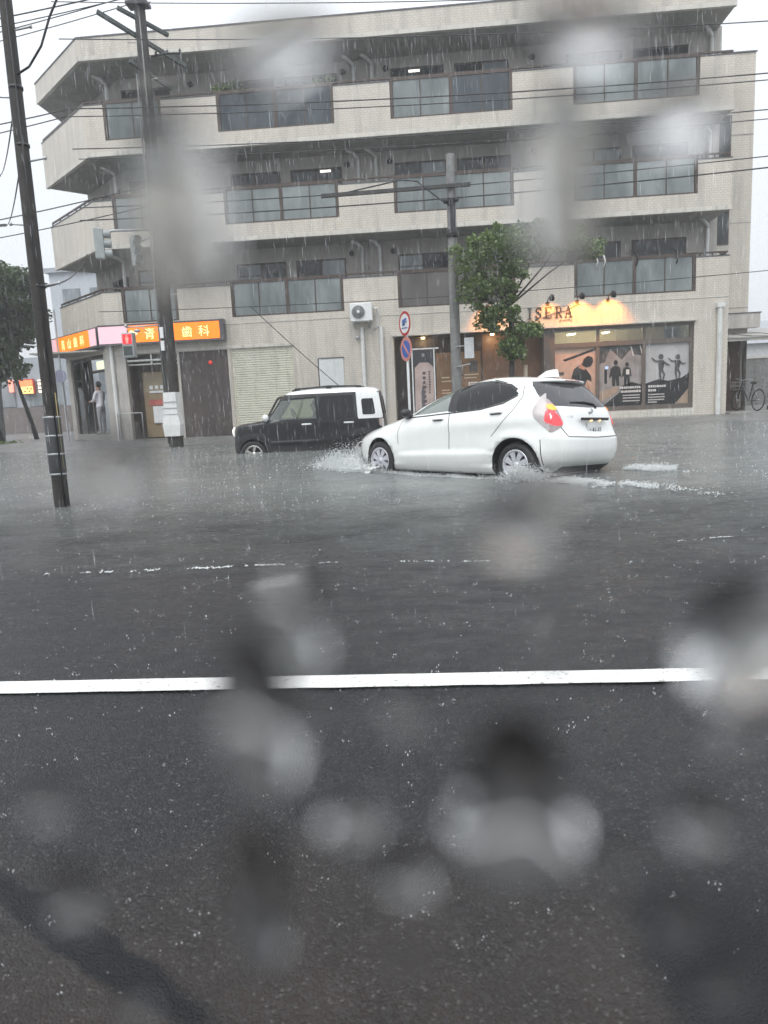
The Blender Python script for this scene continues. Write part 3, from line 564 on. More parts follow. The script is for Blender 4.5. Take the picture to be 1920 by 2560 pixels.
class Shell:
    def __init__(s, xf, xr, w, nf, nr, tweak=None): s.xf, s.xr, s.w, s.nf, s.nr, s.tw = xf, xr, w, nf, nr, tweak or (lambda x, z: 0)
    def at(s, z):
        a, b, w = interp(s.xf, z), interp(s.xr, z), interp(s.w, z); return (a+b)/2, (a-b)/2, w, interp(s.nf, z), interp(s.nr, z)
    def side(s, x, z):
        c, h, w, nf, nr = s.at(z); X = (x-c)/h; n = nf if X > 0 else nr; X = min(abs(X), .9999)
        return w*(1-X**n)**(1/n)+s.tw(x, z)
    def end(s, y, z, front):
        c, h, w, nf, nr = s.at(z); n = nf if front else nr; Y = min(abs(y)/w, .9999); d = h*(1-Y**n)**(1/n); return c+d if front else c-d
    def body(s, zs, N=88):
        vs = []; fs = []
        for z in zs:
            c, h, w, nf, nr = s.at(z)
            for i in range(N):
                t = 2*math.pi*i/N; ct, st = math.cos(t), math.sin(t); n = nf if ct > 0 else nr
                X = math.copysign(abs(ct)**(2/n), ct); Y = math.copysign(abs(st)**(2/n), st); x = c+h*X
                vs.append((x, w*Y+math.copysign(s.tw(x, z), Y)*min(1, abs(Y)*1.2), z))
        for k in range(len(zs)-1):
            for i in range(N): fs.append((k*N+i, k*N+(i+1) % N, (k+1)*N+(i+1) % N, (k+1)*N+i))
        fs.append(tuple(reversed(range(N)))); fs.append(tuple((len(zs)-1)*N+i for i in range(N))); return vs, fs
def span(poly, u):
    hits = []
    for (a, b), (c, d) in zip(poly, poly[1:]+poly[:1]):
        if a == c: continue
        if min(a, c) <= u <= max(a, c): hits.append(b+(d-b)*(u-a)/(c-a))
    return (min(hits), max(hits)) if hits else None
def smooth_poly(poly, r=.18, k=4):       # round the corners
    out = []; n = len(poly)
    for i in range(n):
        p, a, b = Vector(poly[i]), Vector(poly[i-1]), Vector(poly[(i+1) % n])
        q0 = p.lerp(a, min(.45, r)); q1 = p.lerp(b, min(.45, r))
        for j in range(k+1):
            t = j/k; out.append(tuple(q0*(1-t)**2+p*2*t*(1-t)+q1*t*t))
    return out
def patch_on(sh, poly, where, off, sgn=1, nu=44, nv=10, thick=.012):
    """a skin piece lying on the shell: poly in (x,z) for a side, (y,z) for an end"""
    us = [p[0] for p in poly]; u0, u1 = min(us)+1e-4, max(us)-1e-4; P = []; Q = []
    for i in range(nu+1):
        u = u0+(u1-u0)*i/nu; lo, hi = span(poly, u)
        for j in range(nv+1):
            z = lo+(hi-lo)*j/nv
            if where == 'side': y = sh.side(u, z); P.append((u, sgn*(y+off), z)); Q.append((u, sgn*(y+off-thick), z))
            else:
                f = where == 'front'; x = sh.end(u, z, f); d = off if f else -off; e_ = off-thick if f else thick-off; P.append((x+d, u, z)); Q.append((x+e_, u, z))
    m = MB(); M_ = nv+1; fs = [(i*M_+j, (i+1)*M_+j, (i+1)*M_+j+1, i*M_+j+1) for i in range(nu) for j in range(nv)]
    flip = (where == 'side' and sgn > 0) or where == 'rear'
    rev = lambda f: tuple(reversed(f)) if flip else f
    m.add(P, [rev(f) for f in fs], True)
    rim = [i*M_ for i in range(nu+1)]+[nu*M_+j for j in range(1, nv+1)]+[i*M_+nv for i in range(nu-1, -1, -1)]+[j for j in range(nv-1, 0, -1)]; k = len(rim)
    m.add([P[i] for i in rim]+[Q[i] for i in rim], [rev((j, k+j, k+(j+1) % k, (j+1) % k)) for j in range(k)], False); return m
def line_on(sh, pts, where, off, wd, sgn=1, sub=10):
    """a narrow strip following the shell through points (u,z)"""
    P = []
    for a, b in zip(pts, pts[1:]):
        for j in range(sub): t = j/sub; P.append((a[0]+(b[0]-a[0])*t, a[1]+(b[1]-a[1])*t))
    P.append(pts[-1]); vs = []
    for i, (u, z) in enumerate(P):
        a, b = P[max(i-1, 0)], P[min(i+1, len(P)-1)]; d = Vector((b[0]-a[0], b[1]-a[1])).normalized(); n = Vector((-d.y, d.x))*wd/2
        for sg in (1, -1):
            uu, zz = u+n.x*sg, z+n.y*sg
            vs.append((uu, sgn*(sh.side(uu, zz)+off), zz) if where == 'side' else ((sh.end(uu, zz, where == 'front')+(off if where == 'front' else -off)), uu, zz))
    m = MB(); m.add(vs, [(2*i, 2*i+1, 2*i+3, 2*i+2) for i in range(len(P)-1)], True); return m
def cut(o, cutters):
    for c in cutters+[o]:
        bm = bmesh.new(); bm.from_mesh(c.data); bmesh.ops.remove_doubles(bm, verts=bm.verts, dist=1e-5); bmesh.ops.recalc_face_normals(bm, faces=bm.faces); bm.to_mesh(c.data); bm.free()
    for c in cutters:
        for solver in ('EXACT', 'MANIFOLD', 'FLOAT'):
            md = o.modifiers.new('cut', 'BOOLEAN'); md.operation = 'DIFFERENCE'; md.object = c
            try:
                md.solver = solver
                if solver == 'EXACT': md.use_self = True; md.material_mode = 'TRANSFER'
            except Exception: pass
            dg = bpy.context.evaluated_depsgraph_get(); dg.update(); me = bpy.data.meshes.new_from_object(o.evaluated_get(dg)); o.modifiers.clear()
            lo = [v.co for v in c.data.vertices]; mid = sum(lo, Vector((0, 0, 0)))/len(lo)
            if len(me.polygons) != len(o.data.polygons) and len(me.polygons) > 500: o.data = me; me.name = o.name; break
        else: print('CUT FAILED', c.name)
    for c in cutters: bpy.data.objects.remove(c)
def wheel(parent, x, side, hw, r, rr, rimmat, spokes, dark):
    """tyre and rim with open spokes; hw = outer face distance from the centre line"""
    ax = (0, side, 0); c = (x, side*(hw-.19), r); m = MB()
    m.lathe([(rr-.005, .0), (rr, 0), (r-.03, 0), (r, .03), (r, .15), (r-.03, .185), (rr+.02, .19), (rr, .175), (rr-.005, .17)], c, ax, 36); ty = None
    w = m.build('wheel', dark, parent, local=True)
    one(lambda q: q.lathe([(rr, 0), (r-.03, 0), (r, .03), (r, .15), (r-.03, .185), (rr+.02, .19), (rr, .175)], (x, side*(hw-.189), r), ax, 36), 'tyre', T['rubber'], w, local=True)
    q = MB(); q.lathe([(rr+.004, .155), (rr+.004, .18), (rr-.02, .178), (rr-.035, .15)], c, ax, 36); q.lathe([(0, .165), (.045, .165), (.055, .150), (.055, .12)], c, ax, 16)
    cc = Vector(c); nrm = Vector(ax)
    for k in range(spokes):
        t = 2*math.pi*k/spokes+.2; d = Vector((math.cos(t), 0, math.sin(t))); e_ = Vector((math.cos(t+.28), 0, math.sin(t+.28)))
        a = cc+nrm*.15+d*.04; b = cc+nrm*.158+e_*(rr-.015); tt = Vector((-math.sin(t+.2), 0, math.cos(t+.2)))
        w0, w1 = .022, .045 if spokes > 5 else .03
        vs = [a-tt*w0, a+tt*w0, b+tt*w1, b-tt*w1]; q.add([v+nrm*.012 for v in vs]+[v-nrm*.02 for v in vs], [(0, 1, 2, 3), (7, 6, 5, 4), (0, 4, 5, 1), (1, 5, 6, 2), (2, 6, 7, 3), (3, 7, 4, 0)], False)
    q.build('rim', rimmat, w, local=True)
    one(lambda q2: q2.lathe([(0, .06), (rr, .06)], c, ax, 24), 'brake_backing', T['blackm'], w, local=True); return w
def car_paint(name, col, rough=.22, coat=.7):
    t = NT(name); co = t.obj(); t.p.inputs['Coat Weight'].default_value = coat; t.p.inputs['Coat Roughness'].default_value = .06; t.p.inputs['Roughness'].default_value = rough
    st = t.noise(1, t.scale(co, (9, 9, .8)), 5, .7); lo = t.n('ShaderNodeSeparateXYZ'); t.l(co, lo.inputs[0]); grime = t.mr(lo.outputs[2], .5, .2, 0, .25)
    c = t.mixc(t.math('MULTIPLY', t.mr(st, .45, .7, .0, .6), .30), col, tuple(x*.75 for x in col)); c = t.mixc(grime, c, (.24, .225, .20)); t.l(c, t.p.inputs['Base Color'])
    t.l(t.bump(t.noise(140, co, 2), .05, .002), t.p.inputs['Normal']); return t.m
GLASS_D = mat('car_dark_glass', (.008, .009, .010), .05, var=.1, spec=.4); GLASS_F = clear_glass('car_door_glass', (.62, .68, .64), .25, .42)
CHROME = mat('chrome', (.75, .75, .75), .12, metal=1); SEAM = mat('panel_gap', (.03, .03, .03), .7); BLK = mat('black_trim_plastic', (.022, .022, .023), .45)

# ---- white hatchback
s_ = CAR['s']
wc = thing('white_car', 'white five door hatchback ploughing through the flood with its brake lamps lit', 'car', (CAR['x'], CAR['y'], CAR['z']), 'cars in the flooded street')
cy, sy = math.cos(CAR['yaw']), math.sin(CAR['yaw'])
F = Vector((-cy, sy, 0)); L = Vector((-sy, -cy, 0)); U = Vector((0, 0, 1))
F2 = F*math.cos(CAR['pitch'])-U*math.sin(CAR['pitch']); U2 = U*math.cos(CAR['pitch'])+F*math.sin(CAR['pitch'])
L2 = L*math.cos(CAR['roll'])+U2*math.sin(CAR['roll']); U3 = U2*math.cos(CAR['roll'])-L*math.sin(CAR['roll'])
M4 = Matrix.Translation((CAR['x'], CAR['y'], CAR['z'])) @ Matrix(((F2.x, L2.x, U3.x, 0), (F2.y, L2.y, U3.y, 0), (F2.z, L2.z, U3.z, 0), (0, 0, 0, 1))) @ Matrix.Scale(s_, 4)
wc.matrix_world = M4
def arch(x, z):
    v = 0
    for cx in (1.275, -1.275):
        d = math.hypot(x-cx, z-.30); v += .022*math.exp(-((d-.37)/.06)**2) if z > .28 else 0
    v -= .030*max(0, min(1, (.43+.035*(1.1-x)-z)/.05))*(1 if -1.0 < x < 1.0 else 0)           # crease above the sill
    v += .018*math.exp(-((z-.80-.06*(-x))/.10)**2)*max(0, min(1, (1.2-x)/2.2))                   # shoulder
    return v
WS = Shell(
    xf=[(.17, 1.95), (.24, 2.10), (.34, 2.17), (.48, 2.19), (.58, 2.17), (.66, 2.09), (.72, 1.95), (.80, 1.66), (.88, 1.33), (.95, 1.06), (1.05, .82), (1.15, .56), (1.25, .27), (1.33, .0), (1.39, -.22), (1.43, -.42), (1.455, -.62)],
    xr=[(.17, -1.72), (.28, -1.86), (.36, -1.94), (.50, -1.975), (.62, -1.97), (.70, -1.93), (.78, -1.90), (.90, -1.87), (1.0, -1.83), (1.08, -1.77), (1.2, -1.66), (1.30, -1.56), (1.36, -1.48), (1.40, -1.36), (1.43, -1.15), (1.455, -.72)],
    w=[(.17, .76), (.25, .80), (.36, .825), (.50, .838), (.65, .84), (.80, .835), (.90, .82), (.97, .80), (1.05, .765), (1.15, .72), (1.25, .67), (1.33, .62), (1.39, .55), (1.43, .45), (1.455, .22)],
    nf=[(.17, 3.0), (.6, 3.0), (.9, 3.2), (1.1, 3.4), (1.4, 3.0)], nr=[(.17, 5.0), (.65, 5.2), (.9, 4.6), (1.2, 4.2), (1.4, 3.2)], tweak=arch)
WP = car_paint('white_car_paint', (.79, .80, .78))
zs = [.17, .20]+frange(.24, 1.30, .026)+[1.32, 1.34, 1.36, 1.375, 1.39, 1.40, 1.41, 1.42, 1.43, 1.437, 1.444, 1.449, 1.453, 1.455]
vs_, fs_ = WS.body(zs, 104)
bm_ = MB(); bm_.add(vs_, fs_, True); body = bm_.build('body', [WP, SEAM, BLK], wc, local=True)
cs = []
for cx in (1.275, -1.275):
    for sg in (1, -1):
        c = MB(); c.cyl((cx, sg*.40, .30), (cx, sg*1.1, .30), .345, n=40); c = c.build('cutter', SEAM); c.data.polygons.foreach_set('use_smooth', [False]*len(c.data.polygons)); cs.append(c)
wd_in = [(.62, .965), (.22, 1.19), (-.12, 1.32), (-.17, 1.01), (.30, .975)]
c = MB(); c.plate(wd_in, -1.2, 1.2); cs.append(c.build('cutter', BLK))
for c in cs: c.matrix_world = wc.matrix_world @ Matrix.Identity(4)
body_mw = wc.matrix_world
bpy.context.view_layer.update(); cut(body, cs)
me = body.data
for p in me.polygons:
    if p.material_index == 1 or p.area > .05: p.use_smooth = False
for sg in (1, -1):
    # dark surround strips and glass
    for pts, w_ in (([(.84, .925), (.47, 1.145), (.20, 1.258), (-.18, 1.362), (-.70, 1.378), (-1.08, 1.315), (-1.20, 1.25)], .032), ([(.84, .925), (.30, .950), (-.22, .982), (-.70, 1.015), (-1.05, 1.085), (-1.24, 1.18)], .016)):
        line_on(WS, pts, 'side', .004, w_, sg).build('window_trim', BLK, wc, local=True)
    patch_on(WS, smooth_poly([(.72, .95), (.22, 1.235), (-.13, 1.345), (-.19, .997), (.30, .965)], .08), 'side', -.006, sg, thick=.006).build('door_window', GLASS_F, wc, local=True)
    patch_on(WS, smooth_poly([(-.27, .995), (-.20, 1.352), (-.70, 1.366), (-1.08, 1.303), (-1.25, 1.20), (-1.05, 1.10), (-.70, 1.026)], .12), 'side', .005, sg).build('door_window', GLASS_D, wc, local=True)
    patch_on(WS, [(-.13, 1.0), (-.08, 1.335), (-.22, 1.36), (-.28, .992)], 'side', .005, sg, nu=10).build('door_pillar', BLK, wc, local=True)
    line_on(WS, [(.80, .36), (.84, .70), (.80, .94)], 'side', .0015, .009, sg).build('door_gap', SEAM, wc, local=True)
    line_on(WS, [(-.19, .36), (-.20, .70), (-.17, .98)], 'side', .0015, .010, sg).build('door_gap', SEAM, wc, local=True)
    line_on(WS, [(-.92, .66), (-1.08, .82), (-1.22, .98), (-1.31, 1.16), (-1.28, 1.30)], 'side', .0015, .008, sg).build('door_gap', SEAM, wc, local=True)
    line_on(WS, [(.80, .365), (-.75, .365)], 'side', .003, .012, sg).build('sill_gap', SEAM, wc, local=True)
    line_on(WS, [(-1.63, .62), (-1.66, .30)], 'side', .0015, .010, sg).build('bumper_gap', SEAM, wc, local=True)
    patch_on(WS, [(.92, .18), (.92, .30), (-.92, .30), (-.92, .18)], 'side', .012, sg, nu=20, nv=3).build('side_skirt', WP, wc, local=True)
    for hx, hz in ((.02, .90), (-.98, .965)):
        y = WS.side(hx, hz); m = MB(); m.tube([(hx+.10, sg*(y+.004), hz-.006), (hx+.07, sg*(y+.035), hz), (hx-.07, sg*(y+.035), hz+.008), (hx-.10, sg*(y+.004), hz+.008)], .014, 8); h_ = m.build('door_handle', WP, wc, local=True)
        patch_on(WS, [(hx+.08, hz-.028), (hx+.08, hz-.004), (hx-.08, hz+.006), (hx-.08, hz-.022)], 'side', .003, sg, nu=8, nv=2).build('handle_recess', SEAM, h_, local=True)
    y = WS.side(.68, .97); m = MB(); m.sphere((.66, sg*(y+.14), 1.0), .09, 14, 8, (.75, 1.1, .68)); mr_ = m.build('door_mirror', BLK, wc, local=True)
    one(lambda q: (q.bar((.68, sg*(y-.02), .955), (.67, sg*(y+.12), .965), .10, .035), q.sphere((.70, sg*(y+.05), .965), .06, 14, 8, (1.4, 1.0, .6))), 'mirror_base', BLK, mr_, local=True)
    # tail lamp: tall cluster wrapping the rear corner
    zc_ = .93
    q = patch_on(WS, smooth_poly([(-1.50, .99), (-1.525, 1.12), (-1.56, 1.205), (-1.60, 1.12), (-1.70, .90), (-1.735, .72), (-1.70, .75), (-1.62, .82), (-1.53, .91)], .25), 'side', .010, sg, nu=60, nv=14); tl = q.build('tail_lamp', mat('tail_lamp_grey_lens', (.46, .42, .42), .12), wc, local=True)
    patch_on(WS, smooth_poly([(sg*.575, .80), (sg*.715, .70), (sg*.725, .84), (sg*.69, 1.0), (sg*.61, 1.16), (sg*.585, 1.10)], .15), 'rear', .012, 1, nu=12, nv=10).build('lamp_body', mat('tail_lamp_body', (.34, .28, .28), .15), tl, local=True)
    lit = emis('brake_lamp_glow', (1.0, .04, .05), 1.15)
    patch_on(WS, smooth_poly([(sg*.585, .80), (sg*.66, .79), (sg*.742, .84), (sg*.742, .95), (sg*.69, 1.0), (sg*.64, .985), (sg*.605, .90)], .25), 'rear', .020, 1, nu=30, nv=12).build('brake_lamp', lit, tl, local=True)
    patch_on(WS, smooth_poly([(-1.665, .86), (-1.66, .97), (-1.685, 1.0), (-1.735, .84), (-1.70, .82)], .2), 'side', .018, sg, nu=8, nv=8).build('brake_lamp', lit, tl, local=True)
    patch_on(WS, smooth_poly([(sg*.60, .975), (sg*.665, .985), (sg*.66, 1.05), (sg*.60, 1.06)], .4), 'rear', .024, 1, nu=20, nv=8).build('turn_lamp', emis('turn_lamp_glow', (1.0, .30, .04), .9), tl, local=True)
    patch_on(WS, smooth_poly([(1.62, .70), (1.35, .80), (1.55, .80), (1.80, .72), (1.88, .66), (1.76, .65)], .15), 'side', .006, sg, nu=14, nv=5).build('head_lamp', mat('head_lamp_lens', (.30, .32, .31), .08), wc, local=True)
# rear: hatch glass, spoiler, wiper, plate, badge
patch_on(WS, smooth_poly([(-.66, 1.035), (-.60, 1.24), (-.54, 1.35), (.54, 1.35), (.60, 1.24), (.66, 1.035), (.0, 1.02)], .08), 'rear', .007, 1, nu=30, nv=12).build('rear_window', mat('rear_glass', (.05, .05, .055), .06), wc, local=True)
sp = MB(); N_ = 16; top = []; bt = []
for i in range(N_+1):
    y = -.60+1.2*i/N_; e_ = 1-(abs(y)/.66)**4*.35
    top += [(WS.end(y, 1.415, False)+.10, y, 1.43-.02*abs(y)), (WS.end(y, 1.37, False)-.12*e_, y, 1.375-.02*abs(y)), (WS.end(y, 1.37, False)-.12*e_, y, 1.355-.02*abs(y)), (WS.end(y, 1.34, False)+.02, y, 1.335)]
sp.add(top, [(4*i+j, 4*i+4+j, 4*i+5+j, 4*i+1+j) for i in range(N_) for j in range(3)]+[(0, 1, 2, 3), (4*N_+3, 4*N_+2, 4*N_+1, 4*N_)], True); spo = sp.build('spoiler', WP, wc, local=True)
one(lambda q: q.bar((WS.end(0, 1.37, False)-.125, -.16, 1.362), (WS.end(0, 1.37, False)-.125, .16, 1.362), .012, .010), 'high_brake_lamp', mat('high_brake_lens', (.30, .03, .03), .2), spo, local=True)
m = MB(); xw = WS.end(.0, 1.07, False)-.03; m.tube([(xw-.01, -.16, 1.02), (xw, -.14, 1.06), (xw+.015, .05, 1.085), (xw+.03, .34, 1.075)], .012, 6); m.cyl((xw+.03, -.16, 1.02), (xw-.02, -.16, 1.02), .028, n=10); m.build('rear_wiper', BLK, wc, local=True)
line_on(WS, [(-.66, 1.03), (-.62, .80), (-.56, .655), (0, .64), (.56, .655), (.62, .80), (.66, 1.03)], 'rear', .002, .010).build('hatch_gap', SEAM, wc, local=True)
patch_on(WS, smooth_poly([(-.33, .70), (-.36, .86), (.36, .86), (.33, .70)], .2), 'rear', -.002, 1, nu=14, nv=6, thick=.004).build('plate_recess', WP, wc, local=True)
xp = WS.end(0, .77, False)-.012
pl = MB().box((xp-.008, -.165, .685), (xp, .165, .85)).build('number_plate', mat('plate_white', (.70, .71, .70), .4, var=.06), wc, local=True)
one(lambda q: (q.bar((xp-.012, -.30, .872), (xp-.012, .30, .872), .03, .028), q.bar((xp-.005, -.30, .866), (xp-.005, .30, .866), .03, .03)), 'plate_garnish', BLK, wc, local=True)
for y in (-.10, .10): one(lambda q: q.sphere((xp-.012, y, .852), .022, 10, 6, (.7, 1.6, .7)), 'plate_lamp', emis('plate_lamp_glow', (1.0, .60, .30), 1.5), wc, local=True)
def text_mesh(s, size, m, parent, M, name='lettering', depth=.002, align='CENTER', local=False):
    cu = bpy.data.curves.new('txt', 'FONT'); cu.body = s; cu.size = size; cu.extrude = depth; cu.align_x = align; cu.resolution_u = 3
    o = bpy.data.objects.new('txt', cu); COL.objects.link(o); dg = bpy.context.evaluated_depsgraph_get(); me = bpy.data.meshes.new_from_object(o.evaluated_get(dg)); bpy.data.objects.remove(o); bpy.data.curves.remove(cu)
    me.name = name; me.materials.clear(); me.materials.append(m); me.transform(M)
    if parent is not None and not local: me.transform(Matrix.Translation(-ORG.get(parent.name, Vector((0, 0, 0)))))
    ob = bpy.data.objects.new(name, me); COL.objects.link(ob); ob.parent = parent; ORG[ob.name] = ORG.get(parent.name, Vector((0, 0, 0))) if parent is not None else Vector((0, 0, 0)); return ob
PG = mat('plate_green_figures', (.035, .07, .05), .4)
RV = Matrix(((0, 0, -1, 0), (-1, 0, 0, 0), (0, 1, 0, 0), (0, 0, 0, 1)))      # text plane facing the car's rear
text_mesh('\u30fb41-11', .088, PG, pl, Matrix.Translation((xp-.0095, 0, .702)) @ RV, local=True)
xb = WS.end(0, .955, False); m = MB(); m.lathe([(.042, .0), (.05, .006), (.05, .012), (.040, .012), (.040, 0)], (xb-.001, -.0, .955), (-1, 0, 0), 20); m.bar((xb-.01, -.035, .955), (xb-.01, .035, .955), .008); m.lathe([(.018, .004), (.022, .012), (.015, .012)], (xb-.001, 0, .958), (-1, 0, 0), 14); m.build('badge', CHROME, wc, local=True)
line_on(WS, [(.56, .90), (.40, .90)], 'rear', .004, .022).build('badge', CHROME, wc, local=True)
one(lambda q: q.box((WS.end(-.40, .55, False)-.004, -.43, .535), (WS.end(-.40, .55, False)+.02, -.36, .57)), 'badge', T['whiteb'], wc, local=True)
patch_on(WS, [(-.62, .20), (-.60, .285), (.60, .285), (.62, .20)], 'rear', .006, 1, nu=16, nv=3).build('bumper_undertray', BLK, wc, local=True)
patch_on(WS, smooth_poly([(-.66, .99), (-.56, 1.24), (-.50, 1.33), (.50, 1.33), (.56, 1.24), (.66, .99)], .08), 'front', .005, 1, nu=24, nv=12).build('windscreen', GLASS_D, wc, local=True)
patch_on(WS, smooth_poly([(-.62, .28), (-.50, .45), (.50, .45), (.62, .28)], .15), 'front', .006, 1, nu=20, nv=5).build('grille', BLK, wc, local=True)
m = MB(); m.add([(-1.18, 0, 1.515), (-1.30, .0, 1.53), (-1.36, 0, 1.525), (-1.37, .03, 1.425), (-1.37, -.03, 1.425), (-1.06, .03, 1.44), (-1.06, -.03, 1.44)], [(0, 1, 6), (1, 2, 4, 6), (0, 5, 1), (1, 5, 3, 2), (2, 3, 4), (0, 6, 5)], True); m.build('aerial_fin', WP, wc, local=True)
for cx in (1.275, -1.275):
    for sg in (1, -1): wheel(wc, cx, sg, .80, .295, .20, mat('alloy_silver', (.62, .62, .66), .3, metal=.6), 8, T['blackm'])
# seats and headrests seen through the front door glass
seat = mat('seat_cloth', (.35, .34, .31), .85); 
for y in (.36, -.36):
    m = MB(); m.sphere((-.30, y, 1.10), .12, 12, 8, (.5, 1.0, .8)); m.cyl((-.42, y, .95), (-.42, y, 1.12), .02); m.sphere((-.36, y, .92), .25, 12, 8, (.45, 1, .9)); m.build('front_seat', seat, wc, local=True)
m = MB(); m.lathe([(.155, .0), (.17, .015), (.185, 0), (.17, -.015), (.155, 0)], (.42, -.36, 1.0), (-.9, 0, .4), 20); m.build('steering_wheel', BLK, wc, local=True)
one(lambda q: q.sphere((.52, .05, .985), .1, 12, 8, (2.2, 6, .55)), 'dashboard', mat('dash_plastic', (.20, .20, .19), .7), wc, local=True)

# ---- black boxy kei wagon with white roof
BC = Vector((-2.76, 16.05, -.33))
kc = thing('black_car', 'boxy black small wagon with white roof standing axle deep in the flood', 'car', BC, 'cars in the flooded street')
kyaw = R(-1.5); F = Vector((-math.cos(kyaw), math.sin(kyaw), 0)); L = Vector((-math.sin(kyaw), -math.cos(kyaw), 0))
kc.matrix_world = Matrix.Translation(BC) @ Matrix(((F.x, L.x, 0, 0), (F.y, L.y, 0, 0), (0, 0, 1, 0), (0, 0, 0, 1)))
def karch(x, z):
    v = 0
    for cx in (1.20, -1.22): v += .022*math.exp(-((math.hypot(x-cx, z-.30)-.37)/.07)**2) if z > .2 else 0
    v -= .015*math.exp(-((z-.52)/.03)**2); return v
KS = Shell(
    xf=[(.18, 1.55), (.30, 1.66), (.55, 1.69), (.80, 1.68), (.90, 1.64), (.955, 1.48), (.99, 1.20), (1.02, 1.00), (1.10, .87), (1.30, .70), (1.48, .565), (1.55, .51), (1.60, .42), (1.64, .22), (1.665, -.20)],
    xr=[(.18, -1.58), (.32, -1.68), (.60, -1.70), (1.0, -1.685), (1.30, -1.645), (1.48, -1.615), (1.56, -1.59), (1.61, -1.54), (1.645, -1.40), (1.665, -.95)],
    w=[(.18, .70), (.30, .725), (.60, .735), (.90, .733), (1.0, .725), (1.2, .70), (1.4, .667), (1.5, .652), (1.56, .635), (1.61, .60), (1.645, .52), (1.665, .34)],
    nf=[(.2, 5.5), (.9, 5.5), (1.1, 6.5), (1.5, 6.5), (1.66, 5)], nr=[(.2, 9), (1.0, 10), (1.5, 9), (1.66, 5)], tweak=karch)
KP = car_paint('black_car_paint', (.004, .0035, .005), .3, .10); KW = car_paint('white_roof_paint', (.74, .75, .74))
zk = [.18, .21]+frange(.25, .90, .03)+frange(.915, 1.02, .0105)+frange(1.05, 1.475, .03)+[1.50, 1.525, 1.55, 1.57, 1.585, 1.60, 1.612, 1.624, 1.634, 1.643, 1.652, 1.659, 1.665]
vs_, fs_ = KS.body(zk, 112); m = MB(); N = 112
m.add(vs_, fs_, True)
for i, f in enumerate(m.f): m.m[i] = 1 if sum(m.v[j][2] for j in f)/len(f) > 1.555 else 0
kb = m.build('body', [KP, KW, SEAM, BLK], kc, local=True)
cs = []
for cx in (1.20, -1.22):
    for sg in (1, -1): c = MB().cyl((cx, sg*.34, .30), (cx, sg*1.0, .30), .335, n=40).build('cutter', SEAM); cs.append(c)
cs.append(MB().plate([(.84, 1.02), (.63, 1.43), (-.20, 1.46), (-.22, 1.03)], -1.2, 1.2).build('cutter', BLK))
for c in cs: c.matrix_world = kc.matrix_world
bpy.context.view_layer.update(); cut(kb, cs)
for p in kb.data.polygons:
    if p.area > .05: p.use_smooth = False
